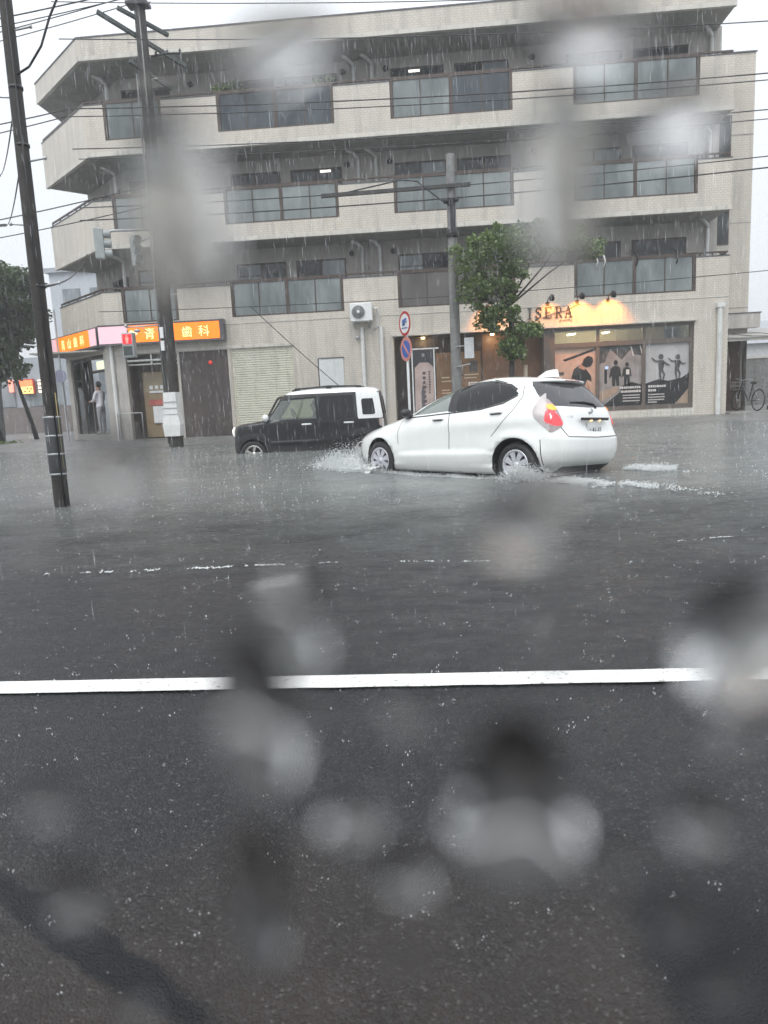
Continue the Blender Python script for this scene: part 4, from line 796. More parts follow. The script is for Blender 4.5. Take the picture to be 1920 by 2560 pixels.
for sg in (1, -1):
    patch_on(KS, smooth_poly([(.90, 1.005), (.66, 1.465), (-.23, 1.485), (-.24, 1.015)], .06), 'side', -.004, sg, thick=.005).build('door_window', clear_glass('wagon_front_glass', (.60, .66, .56), .2, .12), kc, local=True)
    line_on(KS, [(.98, 1.0), (.70, 1.46), (.64, 1.505), (-1.0, 1.51), (-1.06, 1.47), (-1.09, 1.0)], 'side', .006, .05, sg).build('window_trim', BLK, kc, local=True)
    patch_on(KS, smooth_poly([(-.24, 1.0), (-.20, 1.495), (-1.02, 1.495), (-1.06, 1.0)], .08), 'side', .006, sg).build('door_window', GLASS_D, kc, local=True)
    patch_on(KS, smooth_poly([(-1.12, .975), (-1.09, 1.56), (-1.575, 1.56), (-1.66, .975)], .04), 'side', .007, sg).build('rear_pillar', KW, kc, local=True)
    patch_on(KS, smooth_poly([(-1.22, 1.06), (-1.20, 1.40), (-1.46, 1.40), (-1.50, 1.06)], .12), 'side', .014, sg, nu=14).build('quarter_window', GLASS_D, kc, local=True)
    for hx in (.0, -.92):
        y = KS.side(hx, .90); one(lambda q: q.tube([(hx+.10, sg*(y+.004), .905), (hx+.08, sg*(y+.035), .905), (hx-.08, sg*(y+.035), .905), (hx-.10, sg*(y+.004), .905)], .018, 8), 'door_handle', T['whiteb'], kc, local=True)
    for pts in ([(.84, .34), (.86, .95)], [(-.24, .34), (-.24, 1.0)], [(-.90, .60), (-1.07, .74), (-1.08, 1.0)]): line_on(KS, pts, 'side', .0015, .009, sg).build('door_gap', SEAM, kc, local=True)
    line_on(KS, [(.80, .56), (-.85, .56)], 'side', .010, .02, sg).build('side_moulding', mat('grey_moulding', (.16, .15, .155), .4), kc, local=True)
    line_on(KS, [(.85, .27), (-.88, .27)], 'side', .012, .03, sg).build('sill_moulding', mat('grey_sill', (.10, .095, .10), .4), kc, local=True)
    for cx in (1.20, -1.22):
        P = [(cx+.36*math.cos(R(a)), .30+.36*math.sin(R(a))) for a in range(0, 181, 15)]; line_on(KS, P, 'side', .012, .05, sg, sub=3).build('arch_cladding', BLK, kc, local=True)
        wheel(kc, cx, sg, .725, .30, .195, mat('wagon_alloy', (.60, .58, .55), .25, metal=.8), 5, T['blackm'])
    y = KS.side(.88, 1.05); m = MB(); m.sphere((.89, sg*(y+.14), 1.07), .1, 12, 8, (.7, 1.0, .85)); mm = m.build('door_mirror', T['whiteb'], kc, local=True); one(lambda q: q.bar((.90, sg*(y-.02), 1.02), (.89, sg*(y+.12), 1.03), .09, .04), 'mirror_base', BLK, mm, local=True)
    one(lambda q: (q.tube([(.30, sg*.50, 1.625), (.22, sg*.51, 1.665), (-.5, sg*.51, 1.70), (-1.15, sg*.50, 1.675), (-1.28, sg*.49, 1.62)], .018, 8), [q.bar((x, sg*.505, 1.60), (x, sg*.505, 1.685), .12, .04, (0, 1, 0)) for x in (.18, -.5, -1.15)]), 'roof_rail', BLK, kc, local=True)
    patch_on(KS, smooth_poly([(sg*.65, .80), (sg*.685, .80), (sg*.685, .96), (sg*.65, .96)], .2), 'rear', .012, 1, nu=8, nv=6).build('tail_lamp', mat('wagon_tail_lamp', (.42, .34, .30), .15), kc, local=True)
    patch_on(KS, smooth_poly([(-1.635, .72), (-1.635, .96), (-1.672, .96), (-1.68, .72)], .1), 'side', .012, sg, nu=6, nv=6).build('tail_lamp', mat('wagon_tail_lamp_side', (.62, .60, .58), .15), kc, local=True)
    one(lambda q: q.lathe([(0, .03), (.06, .035), (.10, .01), (.105, -.01)], (KS.end(sg*.50, .80, True), sg*.50, .80), (1, 0, 0), 18), 'head_lamp', mat('wagon_head_lamp', (.7, .72, .72), .1, emit=(1, .97, .9), es=.8), kc, local=True)
patch_on(KS, smooth_poly([(-.56, 1.06), (-.52, 1.44), (.52, 1.44), (.56, 1.06)], .08), 'rear', .010, 1, nu=20, nv=8).build('rear_window', GLASS_D, kc, local=True)
patch_on(KS, smooth_poly([(-.58, 1.04), (-.53, 1.46), (.53, 1.46), (.58, 1.04)], .06), 'front', .006, 1, nu=20, nv=8).build('windscreen', GLASS_D, kc, local=True)
patch_on(KS, smooth_poly([(-.58, .30), (-.56, .52), (.56, .52), (.58, .30)], .1), 'front', .010, 1, nu=20, nv=4).build('front_bumper_guard', BLK, kc, local=True)
for y in (.34, -.34):
    m = MB(); m.sphere((-.36, y, 1.27), .12, 12, 8, (.5, 1.0, .85)); m.sphere((-.32, y, 1.0), .24, 12, 8, (.45, 1, .9)); m.build('front_seat', mat('dark_seat_cloth', (.04, .04, .04), .9), kc, local=True)
m = MB(); m.lathe([(.155, .0), (.17, .015), (.185, 0), (.17, -.015), (.155, 0)], (.42, -.34, 1.08), (-.9, 0, .4), 20); m.build('steering_wheel', BLK, kc, local=True)
# ------------------------------------------------------------------ signs on the building
ds = thing('clinic_sign', 'lit orange dental clinic sign box round the cut corner of the block', 'sign', (-10.3, FY-.1, 3.1))
og = emis('sign_orange_glow', (1.0, .20, .012), .95); pkg = emis('sign_pink_glow', (.80, .50, .56), .45); yl = emis('sign_letter_glow', (1.0, .80, .38), 1.0); SBK = mat('sign_box_grey', (.10, .10, .11), .5)
SF = FY-.30
B_((-10.40, SF+.02, 3.14), (-6.50, FY-.025, 3.70), 'sign_box', SBK, ds); B_((-6.50, SF, 3.08), (-6.38, FY-.025, 3.74), 'end_cap', SBK, ds)
for a, b in ((-9.43, -8.46), (-8.45, -7.49), (-7.48, -6.51)): B_((a, SF, 3.16), (b, SF+.019, 3.68), 'sign_face', og, ds)
B_((-10.38, SF, 3.16), (-9.44, SF+.019, 3.68), 'sign_face', pkg, ds)
one(lambda m: (m.box((-10.40, SF-.01, 3.69), (-6.50, SF+.03, 3.73)), m.box((-10.40, SF-.01, 3.10), (-6.50, SF+.03, 3.15))), 'sign_edge', SBK, ds)
RX = Matrix.Rotation(R(90), 4, 'X')
for chr_, x in zip('\u9752\u5c71\u6b6f\u79d1', (-8.73, -8.15, -7.54, -7.0)): text_mesh(chr_, .36, yl, ds, Matrix.Translation((x, SF-.004, 3.27)) @ RX, name='character')
hm = MB(); hm.plate([(-9.24+.14*16*math.sin(a)**3/16, 3.44+.13*(13*math.cos(a)-5*math.cos(2*a)-2*math.cos(3*a)-math.cos(4*a))/16) for a in [2*math.pi*k/20 for k in range(20)]][::-1], SF-.006, SF-.001); hm.build('heart_mark', emis('heart_cream_glow', (1.0, .72, .45), .8), ds)
# cut corner side of the sign
chm = Matrix(((CD.x*-1, 0, CN.x*-1, 0), (CD.y*-1, 0, CN.y*-1, 0), (0, 1, 0, 0), (0, 0, 0, 1)))
one(lambda m: chbox(m, .15, CL+.9, -.28, -.02, 3.10, 3.72), 'sign_box', SBK, ds)
for a, b, mm in ((.16, .70, pkg), (.71, 1.72, og), (1.73, 2.74, og), (2.75, 3.78, og), (3.79, CL+.88, pkg)): one(lambda m: chbox(m, a, b, -.30, -.281, 3.16, 3.68), 'sign_face', mm, ds)
for chr_, s in zip('\u9752\u5c71\u6b6f\u79d1', (3.10, 2.50, 1.92, 1.34)):
    p = ch(s, -.305, 3.27); text_mesh(chr_, .36, yl, ds, Matrix.Translation(p) @ chm, name='character')
# shop name in dark letters with serifs, lit from above by four wall lamps
ss = thing('shop_sign', 'dark serif shop lettering on the beige wall above the shop window', 'sign', (3.7, FY-.02, 3.2))
LT = mat('shop_letter_dark', (.05, .04, .035), .5)
def bars(name, segs):
    m = MB()
    for s in segs: m.plate(s, FY-.035, FY-.016)
    return m.build(name, LT, ss)
def q4(x0, z0, x1, z1): return [(x0, z0), (x1, z0), (x1, z1), (x0, z1)]
def letter(c, x, z, h):
    w = h*.62; t = h*.15; f = h*.06; V = lambda a: q4(a, z+f, a+t, z+h-f); Hh = lambda a, b, y, k=f: q4(a, y, b, y+k)
    if c == 'I': return [V(x+w/2-t/2), Hh(x+w*.2, x+w*.8, z), Hh(x+w*.2, x+w*.8, z+h-f)]
    if c == 'E': return [V(x+w*.12), Hh(x, x+w, z), Hh(x, x+w, z+h-f), Hh(x+w*.3, x+w*.75, z+h*.48), q4(x+w*.92, z+f, x+w, z+h*.25), q4(x+w*.92, z+h*.75, x+w, z+h-f)]
    if c == 'R': return [V(x+w*.12), Hh(x, x+w*.45, z), Hh(x, x+w*.75, z+h-f), Hh(x+w*.3, x+w*.75, z+h*.46), [(x+w*.72, z+h*.5), (x+w*.92, z+h*.6), (x+w*.92, z+h*.86), (x+w*.72, z+h-f)], [(x+w*.40, z+h*.46), (x+w*.62, z+h*.46), (x+w*1.08, z), (x+w*.82, z)]]
    if c == 'A': return [[(x+w*.06, z+f), (x+w*.16, z+f), (x+w*.55, z+h), (x+w*.44, z+h)], [(x+w*.72, z+f), (x+w*.98, z+f), (x+w*.60, z+h), (x+w*.44, z+h)], Hh(x-w*.06, x+w*.3, z), Hh(x+w*.62, x+w*1.1, z), Hh(x+w*.28, x+w*.80, z+h*.32)]
    if c == 'S':
        P = [(x+w*.90, z+h*.74), (x+w*.78, z+h*.93), (x+w*.48, z+h*.97), (x+w*.20, z+h*.86), (x+w*.18, z+h*.66), (x+w*.45, z+h*.54), (x+w*.74, z+h*.42), (x+w*.80, z+h*.20), (x+w*.52, z+h*.04), (x+w*.22, z+h*.07), (x+w*.08, z+h*.28)]
        o = []
        for a, b in zip(P, P[1:]):
            d = Vector((b[0]-a[0], b[1]-a[1])).normalized(); nn = Vector((-d.y, d.x))*t*.42; o.append([(a[0]-nn.x-d.x*.006, a[1]-nn.y-d.y*.006), (b[0]-nn.x+d.x*.006, b[1]-nn.y+d.y*.006), (b[0]+nn.x+d.x*.006, b[1]+nn.y+d.y*.006), (a[0]+nn.x-d.x*.006, a[1]+nn.y-d.y*.006)][::1])
        return o
for c, x in zip('ISERA', (2.92, 3.19, 3.47, 3.78, 4.08)): bars('letter', letter(c, x, 3.235, .33))
text_mesh('grooming', .10, LT, ss, Matrix.Translation((4.10, FY-.018, 3.13)) @ RX, name='lettering')
one(lambda m: m.tube([(3.4, FY-.03, 3.25), (3.75, FY-.045, 3.38), (4.1, FY-.04, 3.42), (4.4, FY-.03, 3.56), (4.52, FY-.03, 3.60)], .012, 5), 'branch_ornament', LT, ss)
for i, (x, lit, lb) in enumerate(((1.77, 1, 'black wall lamp left of the tree, glowing orange on the wall'), (3.56, .45, 'dimly lit black wall lamp above the middle of the shop lettering'), (4.44, 1, 'black wall lamp at the right end of the shop lettering'), (5.35, 1, 'rightmost black wall lamp with an orange pool below it'))):
    la = thing('wall_lamp', lb, 'lamp', (x, FY, 3.68), 'lamps over the shop sign')
    one(lambda m: (m.box((x-.05, FY-.02, 3.60), (x+.05, FY-.001, 3.72)), m.tube([(x, FY-.02, 3.66), (x, FY-.10, 3.78), (x+.05, FY-.44, 3.88), (x+.05, FY-.54, 3.84)], .014, 6)), 'arm', T['blackm'], la)
    one(lambda m: m.lathe([(.0, -.09), (.045, -.085), (.07, -.02), (.085, .06)], (x+.05, FY-.55, 3.77), (0, .75, -.66), 14), 'lamp_shade', T['blackm'], la)
    if lit:
        one(lambda m: m.sphere((x+.05, FY-.53, 3.745), .04, 8, 6), 'bulb', emis('bulb_orange_glow', (1, .55, .18), 6), la)
        ld = bpy.data.lights.new('lamp_light', 'SPOT'); ld.energy = 95*lit; ld.color = (1, .33, .035); ld.spot_size = R(105); ld.spot_blend = .8; ld.shadow_soft_size = .05
        lo = bpy.data.objects.new('lamp_light', ld); COL.objects.link(lo); lo.parent = la; lo.location = (.05, -.50, .03); lo.rotation_euler = Vector((0, .8, -.9)).to_track_quat('-Z', 'Y').to_euler()
for x, lb in ((-.24, 'small warm ceiling lamp over the shop entrance banner'), (1.91, 'small warm ceiling lamp over the shop entrance beside the tree')):
    la = thing('porch_lamp', lb, 'lamp', (x, FY+.35, 2.88), 'porch lamps'); one(lambda m: m.lathe([(0, -.05), (.05, -.045), (.065, .0)], (x, FY+.35, 2.90), (0, 0, 1), 14), 'lamp_lens', emis('porch_lamp_glow', (1, .72, .36), 7), la)
    ld = bpy.data.lights.new('lamp_light', 'POINT'); ld.energy = 7; ld.color = (1, .66, .34); ld.shadow_soft_size = .06; lo = bpy.data.objects.new('lamp_light', ld); COL.objects.link(lo); lo.parent = la; lo.location = (0, 0, -.12)
# room tubes seen through the top lights of the shop window and an upper flat
def tube_lamp(p, q, lb, en=45, col=(1, .80, .55)):
    la = thing('tube_lamp', lb, 'lamp', p); one(lambda m: m.cyl(p, q, .03, n=8), 'lamp_tube', emis('tube_glow', col, 4), la)
    ld = bpy.data.lights.new('lamp_light', 'POINT'); ld.energy = en; ld.color = col; ld.shadow_soft_size = .15; lo = bpy.data.objects.new('lamp_light', ld); COL.objects.link(lo); lo.parent = la; lo.location = (Vector(q)-Vector(p))*.5+Vector((0, -.05, -.1))
tube_lamp((4.35, 23.6, 2.80), (4.75, 24.4, 2.88), 'lit tube lamp behind the left top light of the shop window'); tube_lamp((5.45, 23.6, 2.80), (5.85, 24.4, 2.88), 'lit tube lamp behind the middle top light of the shop window')
tube_lamp((-8.95, 24.6, 2.85), (-9.6, 25.3, 2.85), 'ceiling tube lamp in the dental clinic', 16, (.95, 1, .85))
B_((3.7, 25.0, .2), (7.8, 25.1, 2.99), 'room_wall', mat('shop_room_wall', (.50, .40, .28), .8), apt)
for x, y, z, lb in ((-3.15, IY-.06, 8.27, 'bright ceiling light behind a third floor window'), (-.22, IY-.06, 11.0, 'bright ceiling light behind a top floor window')):
    B_((x-.17, y, z), (x+.17, y+.03, z+.06), 'window_light', emis('window_light_glow', (1, .97, .88), 1.6), apt)
# ------------------------------------------------------------------ things on and by the wall
ac = thing('air_conditioner', 'white air conditioner unit bracketed to the beige wall above the drain pipes', 'air conditioner', (-2.05, FY-.2, 3.4))
B_((-2.42, FY-.38, 3.42), (-1.74, FY-.06, 3.96), 'casing', T['whiteb'], ac, bevel=.02)
one(lambda m: m.lathe([(0, -.012), (.045, -.012), (.05, -.004), (.19, -.006), (.20, -.002)], (-2.16, FY-.385, 3.69), (0, 1, 0), 24), 'fan_recess', mat('fan_dark', (.05, .05, .05), .5), ac)
one(lambda m: [m.lathe([(r, -.02), (r+.008, -.02), (r+.008, -.012), (r, -.012)], (-2.16, FY-.385, 3.69), (0, 1, 0), 24) for r in (.06, .10, .14, .18, .20)], 'fan_grille', T['whiteb'], ac)
one(lambda m: m.sphere((-2.16, FY-.40, 3.69), .045, 10, 6, (1, .4, 1)), 'fan_hub', T['whiteb'], ac)
one(lambda m: (m.bar((-2.3, FY, 3.40), (-2.3, FY-.40, 3.40), .03), m.bar((-1.86, FY, 3.40), (-1.86, FY-.40, 3.40), .03), m.bar((-2.3, FY, 3.25), (-2.3, FY-.36, 3.39), .03), m.bar((-1.86, FY, 3.25), (-1.86, FY-.36, 3.39), .03)), 'bracket', T['steel'], ac)
one(lambda m: m.tube([(-1.74, FY-.2, 3.80), (-1.62, FY-.15, 3.80), (-1.60, FY-.05, 3.7), (-1.58, FY-.02, 3.3), (-1.72, FY-.03, 3.2)], .03, 8), 'hose', T['white'], ac)
one(lambda m: (m.cyl((-2.25, FY-.01, 2.98), (-2.25, FY-.06, 2.98), .05), m.sphere((-2.25, FY-.10, 2.96), .06)), 'wall_camera', T['steel'], thing('security_lamp', 'small round grey lamp on the wall beside the left drain pipe', 'lamp', (-2.25, FY, 2.95)))
bn = thing('banner_stand', 'tall printed banner in a white frame beside the shop entrance', 'banner', (-.25, 21.5, .1))
one(lambda m: (m.bar((-.57, 21.5, .05), (-.57, 21.5, 2.47), .035), m.bar((.08, 21.5, .05), (.08, 21.5, 2.47), .035), m.bar((-.60, 21.5, 2.46), (.22, 21.5, 2.46), .035), m.bar((-.6, 21.4, .07), (.1, 21.4, .07), .05)), 'frame', T['whiteb'], bn)
bnr = B_((-.53, 21.495, .3), (.05, 21.505, 2.42), 'banner_cloth', mat('banner_print_dark', (.045, .042, .05), .5), bn)
one(lambda m: m.plate([(-.53, .3), (.05, .3), (.05, 1.92), (-.10, 2.06), (-.35, 2.06), (-.50, 1.92)], 21.488, 21.492), 'banner_print', mat('banner_print_pink', (.46, .36, .33), .5, var=.2, vs=3), bnr)
one(lambda m: m.plate([(-.34, .3), (-.26, .3), (-.22, 1.2), (-.27, 1.45), (-.33, 1.2)], 21.483, 21.486), 'banner_print', mat('banner_print_grey', (.12, .11, .12), .5), bnr)
rr = random.Random(9); bl = mat('banner_letter', (.10, .075, .08), .5)
for col_, x, h in ((0, -.28, .11), (1, -.10, .06)):
    z = 1.82
    for k in range(9):
        w = h*rr.uniform(.7, 1); B_((x, 21.481, z-h), (x+w, 21.4825, z-h*.25), 'banner_character', bl, bnr); z -= h*1.25
text_mesh('D', .11, T['whiteb'], bnr, Matrix.Translation((-.24, 21.492, 2.24)) @ RX, name='banner_character')
# road sign post
sg_ = thing('road_sign', 'white post with a red ringed round sign above a blue no parking sign', 'road sign', (-.57, 17.5, -.1))
one(lambda m: m.cyl((-.57, 17.5, -.15), (-.57, 17.5, 3.10), .033, n=10), 'post', T['whiteb'], sg_)
def disc(x, y, z, r, name, m, par, t=.006, n=28): return one(lambda q: q.lathe([(0, -t), (r, -t), (r, 0), (0, 0)], (x, y, z), (0, 1, 0), n, False), name, m, par)
RED = mat('sign_red', (.38, .025, .03), .35); BLU = mat('sign_blue', (.03, .10, .36), .35); SWH = mat('sign_white', (.68, .68, .68), .35); PINK = mat('sign_faded_red', (.52, .20, .17), .4)
d1 = disc(-.57, 17.462, 2.80, .29, 'sign_disc', RED, sg_); disc(-.57, 17.455, 2.80, .225, 'sign_field', SWH, d1, .003)
one(lambda m: (m.tube([(-.65, 17.448, 2.75), (-.645, 17.448, 2.88), (-.60, 17.448, 2.90), (-.595, 17.448, 2.76)], .016, 5), m.tube([(-.57, 17.448, 2.76), (-.545, 17.448, 2.9), (-.48, 17.448, 2.92), (-.475, 17.448, 2.80)], .016, 5), m.bar((-.72, 17.448, 2.70), (-.43, 17.448, 2.69), .01, .022)), 'sign_symbol', BLU, d1)
d2 = disc(-.55, 17.462, 2.20, .29, 'sign_disc', PINK, sg_); disc(-.55, 17.455, 2.20, .205, 'sign_field', BLU, d2, .003); one(lambda m: m.bar((-.69, 17.448, 2.34), (-.41, 17.448, 2.06), .008, .05), 'sign_stripe', PINK, d2)
for o_ in (d1, d2):            # the discs face along the street, turned away from us
    px_ = Vector((-.57, 17.5, 0))-ORG[sg_.name]; px_.z = 0
    o_.matrix_local = Matrix.Translation(px_) @ Matrix.Rotation(R(-60), 4, 'Z') @ Matrix.Translation(-px_)
# ------------------------------------------------------------------ utility poles
def step_bolts(m, x, y, z0, z1, r, st=.9):
    z = z0; k = 0
    while z < z1: s = 1 if k % 2 else -1; m.cyl((x+s*r*.8, y, z), (x+s*(r+.16), y, z+.02), .010, n=6); m.cyl((x+s*(r+.15), y, z+.02), (x+s*(r+.17), y, z+.02), .018, n=6); z += st; k += 1
def insul(m, p, r=.035): m.lathe([(.012, -.06), (r, -.05), (r*.7, -.02), (r, .0), (r*.6, .03), (0, .06)], p, (0, 0, 1), 10)
np_ = thing('utility_pole', 'near dark pole standing in the water at the left edge', 'utility pole', (-4.12, 7.55, -.2), 'utility poles')
one(lambda m: m.cyl((-4.15, 7.55, -.25), (-4.12, 7.55, 5.6), .083, .060, n=20), 'shaft', T['darkp'], np_)
m = MB(); m.lathe([(.087, .36), (.089, .37), (.089, 1.0), (.086, 1.01)], (-4.15, 7.55, 0), (0, 0, 1), 20); gd = m.build('guard_sleeve', mat('guard_dark_plastic', (.05, .052, .055), .45, dirt=.5), np_)
one(lambda m: [m.lathe([(.091, z), (.093, z+.003), (.093, z+.018), (.091, z+.02)], (-4.15, 7.55, 0), (0, 0, 1), 20) for z in (.36, .58, .78, .98)], 'guard_band', T['steel'], gd)
one(lambda m: m.tube([(-4.068, 7.525, .42), (-4.070, 7.525, 1.25)], .006, 6), 'guard_edge', mat('guard_yellow', (.38, .30, .12), .5), gd)
one(lambda m: (m.tube([(-4.075, 7.48, .0), (-4.085, 7.48, 5.4)], .008, 5)), 'earth_cable', T['wire'], np_)
one(lambda m: step_bolts(m, -4.12, 7.55, 1.75, 5.4, .068, .62), 'step_bolt', T['steel'], np_).__setitem__('kind', 'stuff')
one(lambda m: [m.lathe([(.066, z), (.070, z), (.070, z+.03), (.066, z+.03)], (-4.12, 7.55, 0), (0, 0, 1), 16) for z in (3.75, 2.35, 4.3)], 'clamp_band', T['blackm'], np_)
P2 = (-7.2, 19.5)
p2_ = thing('utility_pole', 'dark pole with slanting cross arms and a white cover, in front of the clinic door', 'utility pole', (P2[0], P2[1], -.1), 'utility poles')
one(lambda m: m.cyl((P2[0], P2[1], -.15), (P2[0]+.08, P2[1], 11.9), .20, .135, n=20), 'shaft', T['darkp'], p2_)
cv = one(lambda m: m.add([(P2[0]-.22, P2[1]-.24, .30), (P2[0]+.21, P2[1]-.24, .30), (P2[0]+.25, P2[1]-.25, .62), (P2[0]+.19, P2[1]-.23, .95), (P2[0]+.17, P2[1]-.22, 1.50), (P2[0]-.17, P2[1]-.22, 1.50), (P2[0]-.19, P2[1]-.23, .95), (P2[0]-.25, P2[1]-.25, .62)]+[(x, P2[1]+.05, z) for x, z in ((P2[0]-.22, .30), (P2[0]+.21, .30), (P2[0]+.25, .62), (P2[0]+.215, .95), (P2[0]+.215, 1.5), (P2[0]-.215, 1.5), (P2[0]-.215, .95), (P2[0]-.25, .62))],
   [(0, 1, 2, 7), (7, 2, 3, 6), (6, 3, 4, 5)]+[((i+1) % 8, i, 8+i, 8+(i+1) % 8) for i in range(8)]), 'pole_cover', mat('cover_white', (.70, .70, .69), .5, var=.05, dirt=.2), p2_)
one(lambda m: [m.bar((P2[0]-.21, P2[1]-.237, z), (P2[0]+.21, P2[1]-.237, z), .012, .012) for z in (1.24, 1.07, .90)], 'cover_strap', T['steel'], cv)
B_((P2[0]-.09, P2[1]-.255, 2.95), (P2[0]+.0, P2[1]-.19, 3.24), 'pole_plate', T['whiteb'], p2_); B_((P2[0]-.09, P2[1]-.255, 2.62), (P2[0]+.0, P2[1]-.19, 2.88), 'pole_plate', T['whiteb'], p2_)
for (a, b, w) in (((-8.05, 19.0, 10.95), (-6.25, 20.2, 10.05), .10), ((-7.55, 19.1, 11.05), (-6.6, 20.0, 10.75), .09), ((-7.4, 19.2, 9.85), (-6.6, 19.9, 9.4), .09)):
    one(lambda m: m.bar(a, b, w, w*.9), 'cross_arm', mat('cross_arm_paint', (.045, .055, .05), .5), p2_)
one(lambda m: (m.tube([(-6.9, 19.4, 9.99), (-6.5, 19.35, 10.02), (-6.1, 19.3, 9.97)], .03, 6), [insul(m, (x, 19.35, 10.06)) for x in (-6.75, -6.45, -6.12)], [insul(m, (x, 19.4, 11.5)) for x in (-7.4, -6.9)], m.box((-7.4, 19.25, 11.2), (-6.85, 19.6, 11.28))), 'insulator', T['blackm'], p2_).__setitem__('kind', 'stuff')
one(lambda m: step_bolts(m, P2[0]+.04, P2[1], 3.2, 11.4, .17), 'step_bolt', T['steel'], p2_).__setitem__('kind', 'stuff')
one(lambda m: (m.tube([(P2[0]-.16, P2[1]-.16, .1), (P2[0]-.10, P2[1]-.15, 9.6)], .022, 6), m.tube([(P2[0]+.12, P2[1]-.17, 6.5), (P2[0]+.10, P2[1]-.13, 11.2)], .018, 6)), 'riser_cable', T['concp'], p2_)
P3 = (.64, 19.0)
p3_ = thing('utility_pole', 'grey concrete pole with one cross arm in front of the shop entrance', 'utility pole', (P3[0], P3[1], -.1), 'utility poles')
one(lambda m: m.cyl((P3[0], P3[1], -.15), (P3[0], P3[1], 7.0), .145, .105, n=20), 'shaft', T['concp'], p3_)
one(lambda m: m.bar((-2.63, 18.85, 6.18), (1.12, 18.85, 6.22), .09, .085), 'cross_arm', mat('dark_cross_arm', (.035, .033, .032), .5), p3_)
one(lambda m: (m.lathe([(.115, 5.0), (.16, 5.02), (.15, 5.12), (.12, 5.2)], (P3[0], P3[1], 0), (0, 0, 1), 16), m.cyl((P3[0]+.02, P3[1]-.15, 5.1), (P3[0]+.02, P3[1]-.15, 5.9), .06, n=10)), 'pole_clamp', T['blackm'], p3_)
one(lambda m: (m.tube([(-2.0, 18.84, 6.22), (-.6, 18.8, 6.42), (-.2, 18.8, 6.36), (.35, 18.8, 5.9), (.6, 18.83, 5.75)], .018, 6), m.sphere((.5, 18.83, 5.86), .08, 8, 6), m.sphere((.76, 18.83, 5.88), .07, 8, 6)), 'jumper_cable', T['wire'], p3_)
B_((.86, 18.80, 1.98), (1.10, 18.83, 2.50), 'notice_board', mat('notice_grey_white', (.58, .60, .62), .4), p3_); one(lambda m: (m.bar((.64, 18.86, 2.3), (.9, 18.83, 2.3), .02), m.bar((.64, 18.86, 1.78), (1.0, 18.8, 1.84), .025)), 'board_bracket', T['steel'], p3_)
for x, y, h, lb in ((-16.35, 26.0, 12.0, 'thin far pole at the left edge beyond the corner'),):
    p4 = thing('utility_pole', lb, 'utility pole', (x, y, 0), 'utility poles'); one(lambda m: m.cyl((x, y, -.1), (x+.5, y, h), .13, .10, n=14), 'shaft', T['concp'], p4); one(lambda m: [m.bar((x-.5, y, z), (x+1.2, y, z), .08) for z in (11.2, 9.6, 7.9)], 'cross_arm', T['blackm'], p4).__setitem__('kind', 'stuff')
# red pedestrian signal on an arm from the clinic pole, and vehicle signals higher up seen from behind
ps = thing('pedestrian_signal', 'grey pedestrian signal showing a red standing figure', 'traffic light', (-8.13, 19.2, 2.47))
one(lambda m: m.box((-8.30, 19.08, 2.47), (-7.98, 19.32, 3.13)), 'housing', mat('signal_grey', (.33, .35, .36), .4), ps, bevel=.03)
B_((-8.26, 19.066, 2.83), (-8.02, 19.079, 3.08), 'red_lens', emis('signal_red_glow', (1, .012, .02), 1.5), ps); B_((-8.26, 19.066, 2.53), (-8.02, 19.079, 2.77), 'green_lens', mat('signal_dark_lens', (.05, .06, .055), .3), ps)
one(lambda m: (m.sphere((-8.14, 19.062, 3.03), .026, 8, 6), m.plate([(-8.185, 2.93), (-8.095, 2.93), (-8.09, 3.0), (-8.19, 3.0)], 19.058, 19.064), m.plate([(-8.17, 2.84), (-8.145, 2.84), (-8.14, 2.93), (-8.175, 2.93)], 19.058, 19.064), m.plate([(-8.135, 2.84), (-8.11, 2.84), (-8.105, 2.93), (-8.14, 2.93)], 19.058, 19.064)), 'figure', emis('signal_figure_glow', (1, .16, .13), 1.5), ps)
one(lambda m: (m.tube([(-8.16, 19.2, 3.13), (-8.16, 19.2, 3.28), (-7.3, 19.35, 3.30)], .022, 6), m.sphere((-8.14, 19.1, 3.30), .06, 8, 6, (.8, 1, .8)), m.sphere((-7.85, 19.1, 3.16), .07, 8, 6, (1.3, 1, .7)), m.tube([(-7.85, 19.15, 3.22), (-7.80, 19.2, 3.3), (-7.6, 19.25, 3.1)], .012, 5)), 'arm', T['steel'], ps)
sgm = mat('signal_back_grey', (.30, .32, .32), .5)
for a, b, lb in (((-8.55, 18.9, 5.0), .35, 'left one of the grey traffic signals seen from behind on the clinic pole'), ((-7.75, 19.3, 4.85), -.9, 'right one of the grey traffic signals seen from behind on the clinic pole')):
    ts = thing('traffic_signal', lb, 'traffic light', a, 'traffic signals'); v = Vector(a); d = Vector((math.cos(b), math.sin(b), 0))
    one(lambda m: m.bar(v+Vector((0, 0, .0)), v+Vector((0, 0, .78)), .22, .24, d), 'housing', sgm, ts, bevel=.03)
    one(lambda m: [m.cyl(v+Vector((0, 0, z))+d*.12, v+Vector((0, 0, z))+d*.30, .10, .11, n=14, caps=False) for z in (.15, .40, .64)], 'visor', sgm, ts).__setitem__('kind', 'stuff')
    one(lambda m: m.tube([v+Vector((0, 0, .6)), v+Vector((.3, .2, .75)), (-7.2, 19.5, v.z+.8)], .035, 6), 'arm', T['steel'], ts)
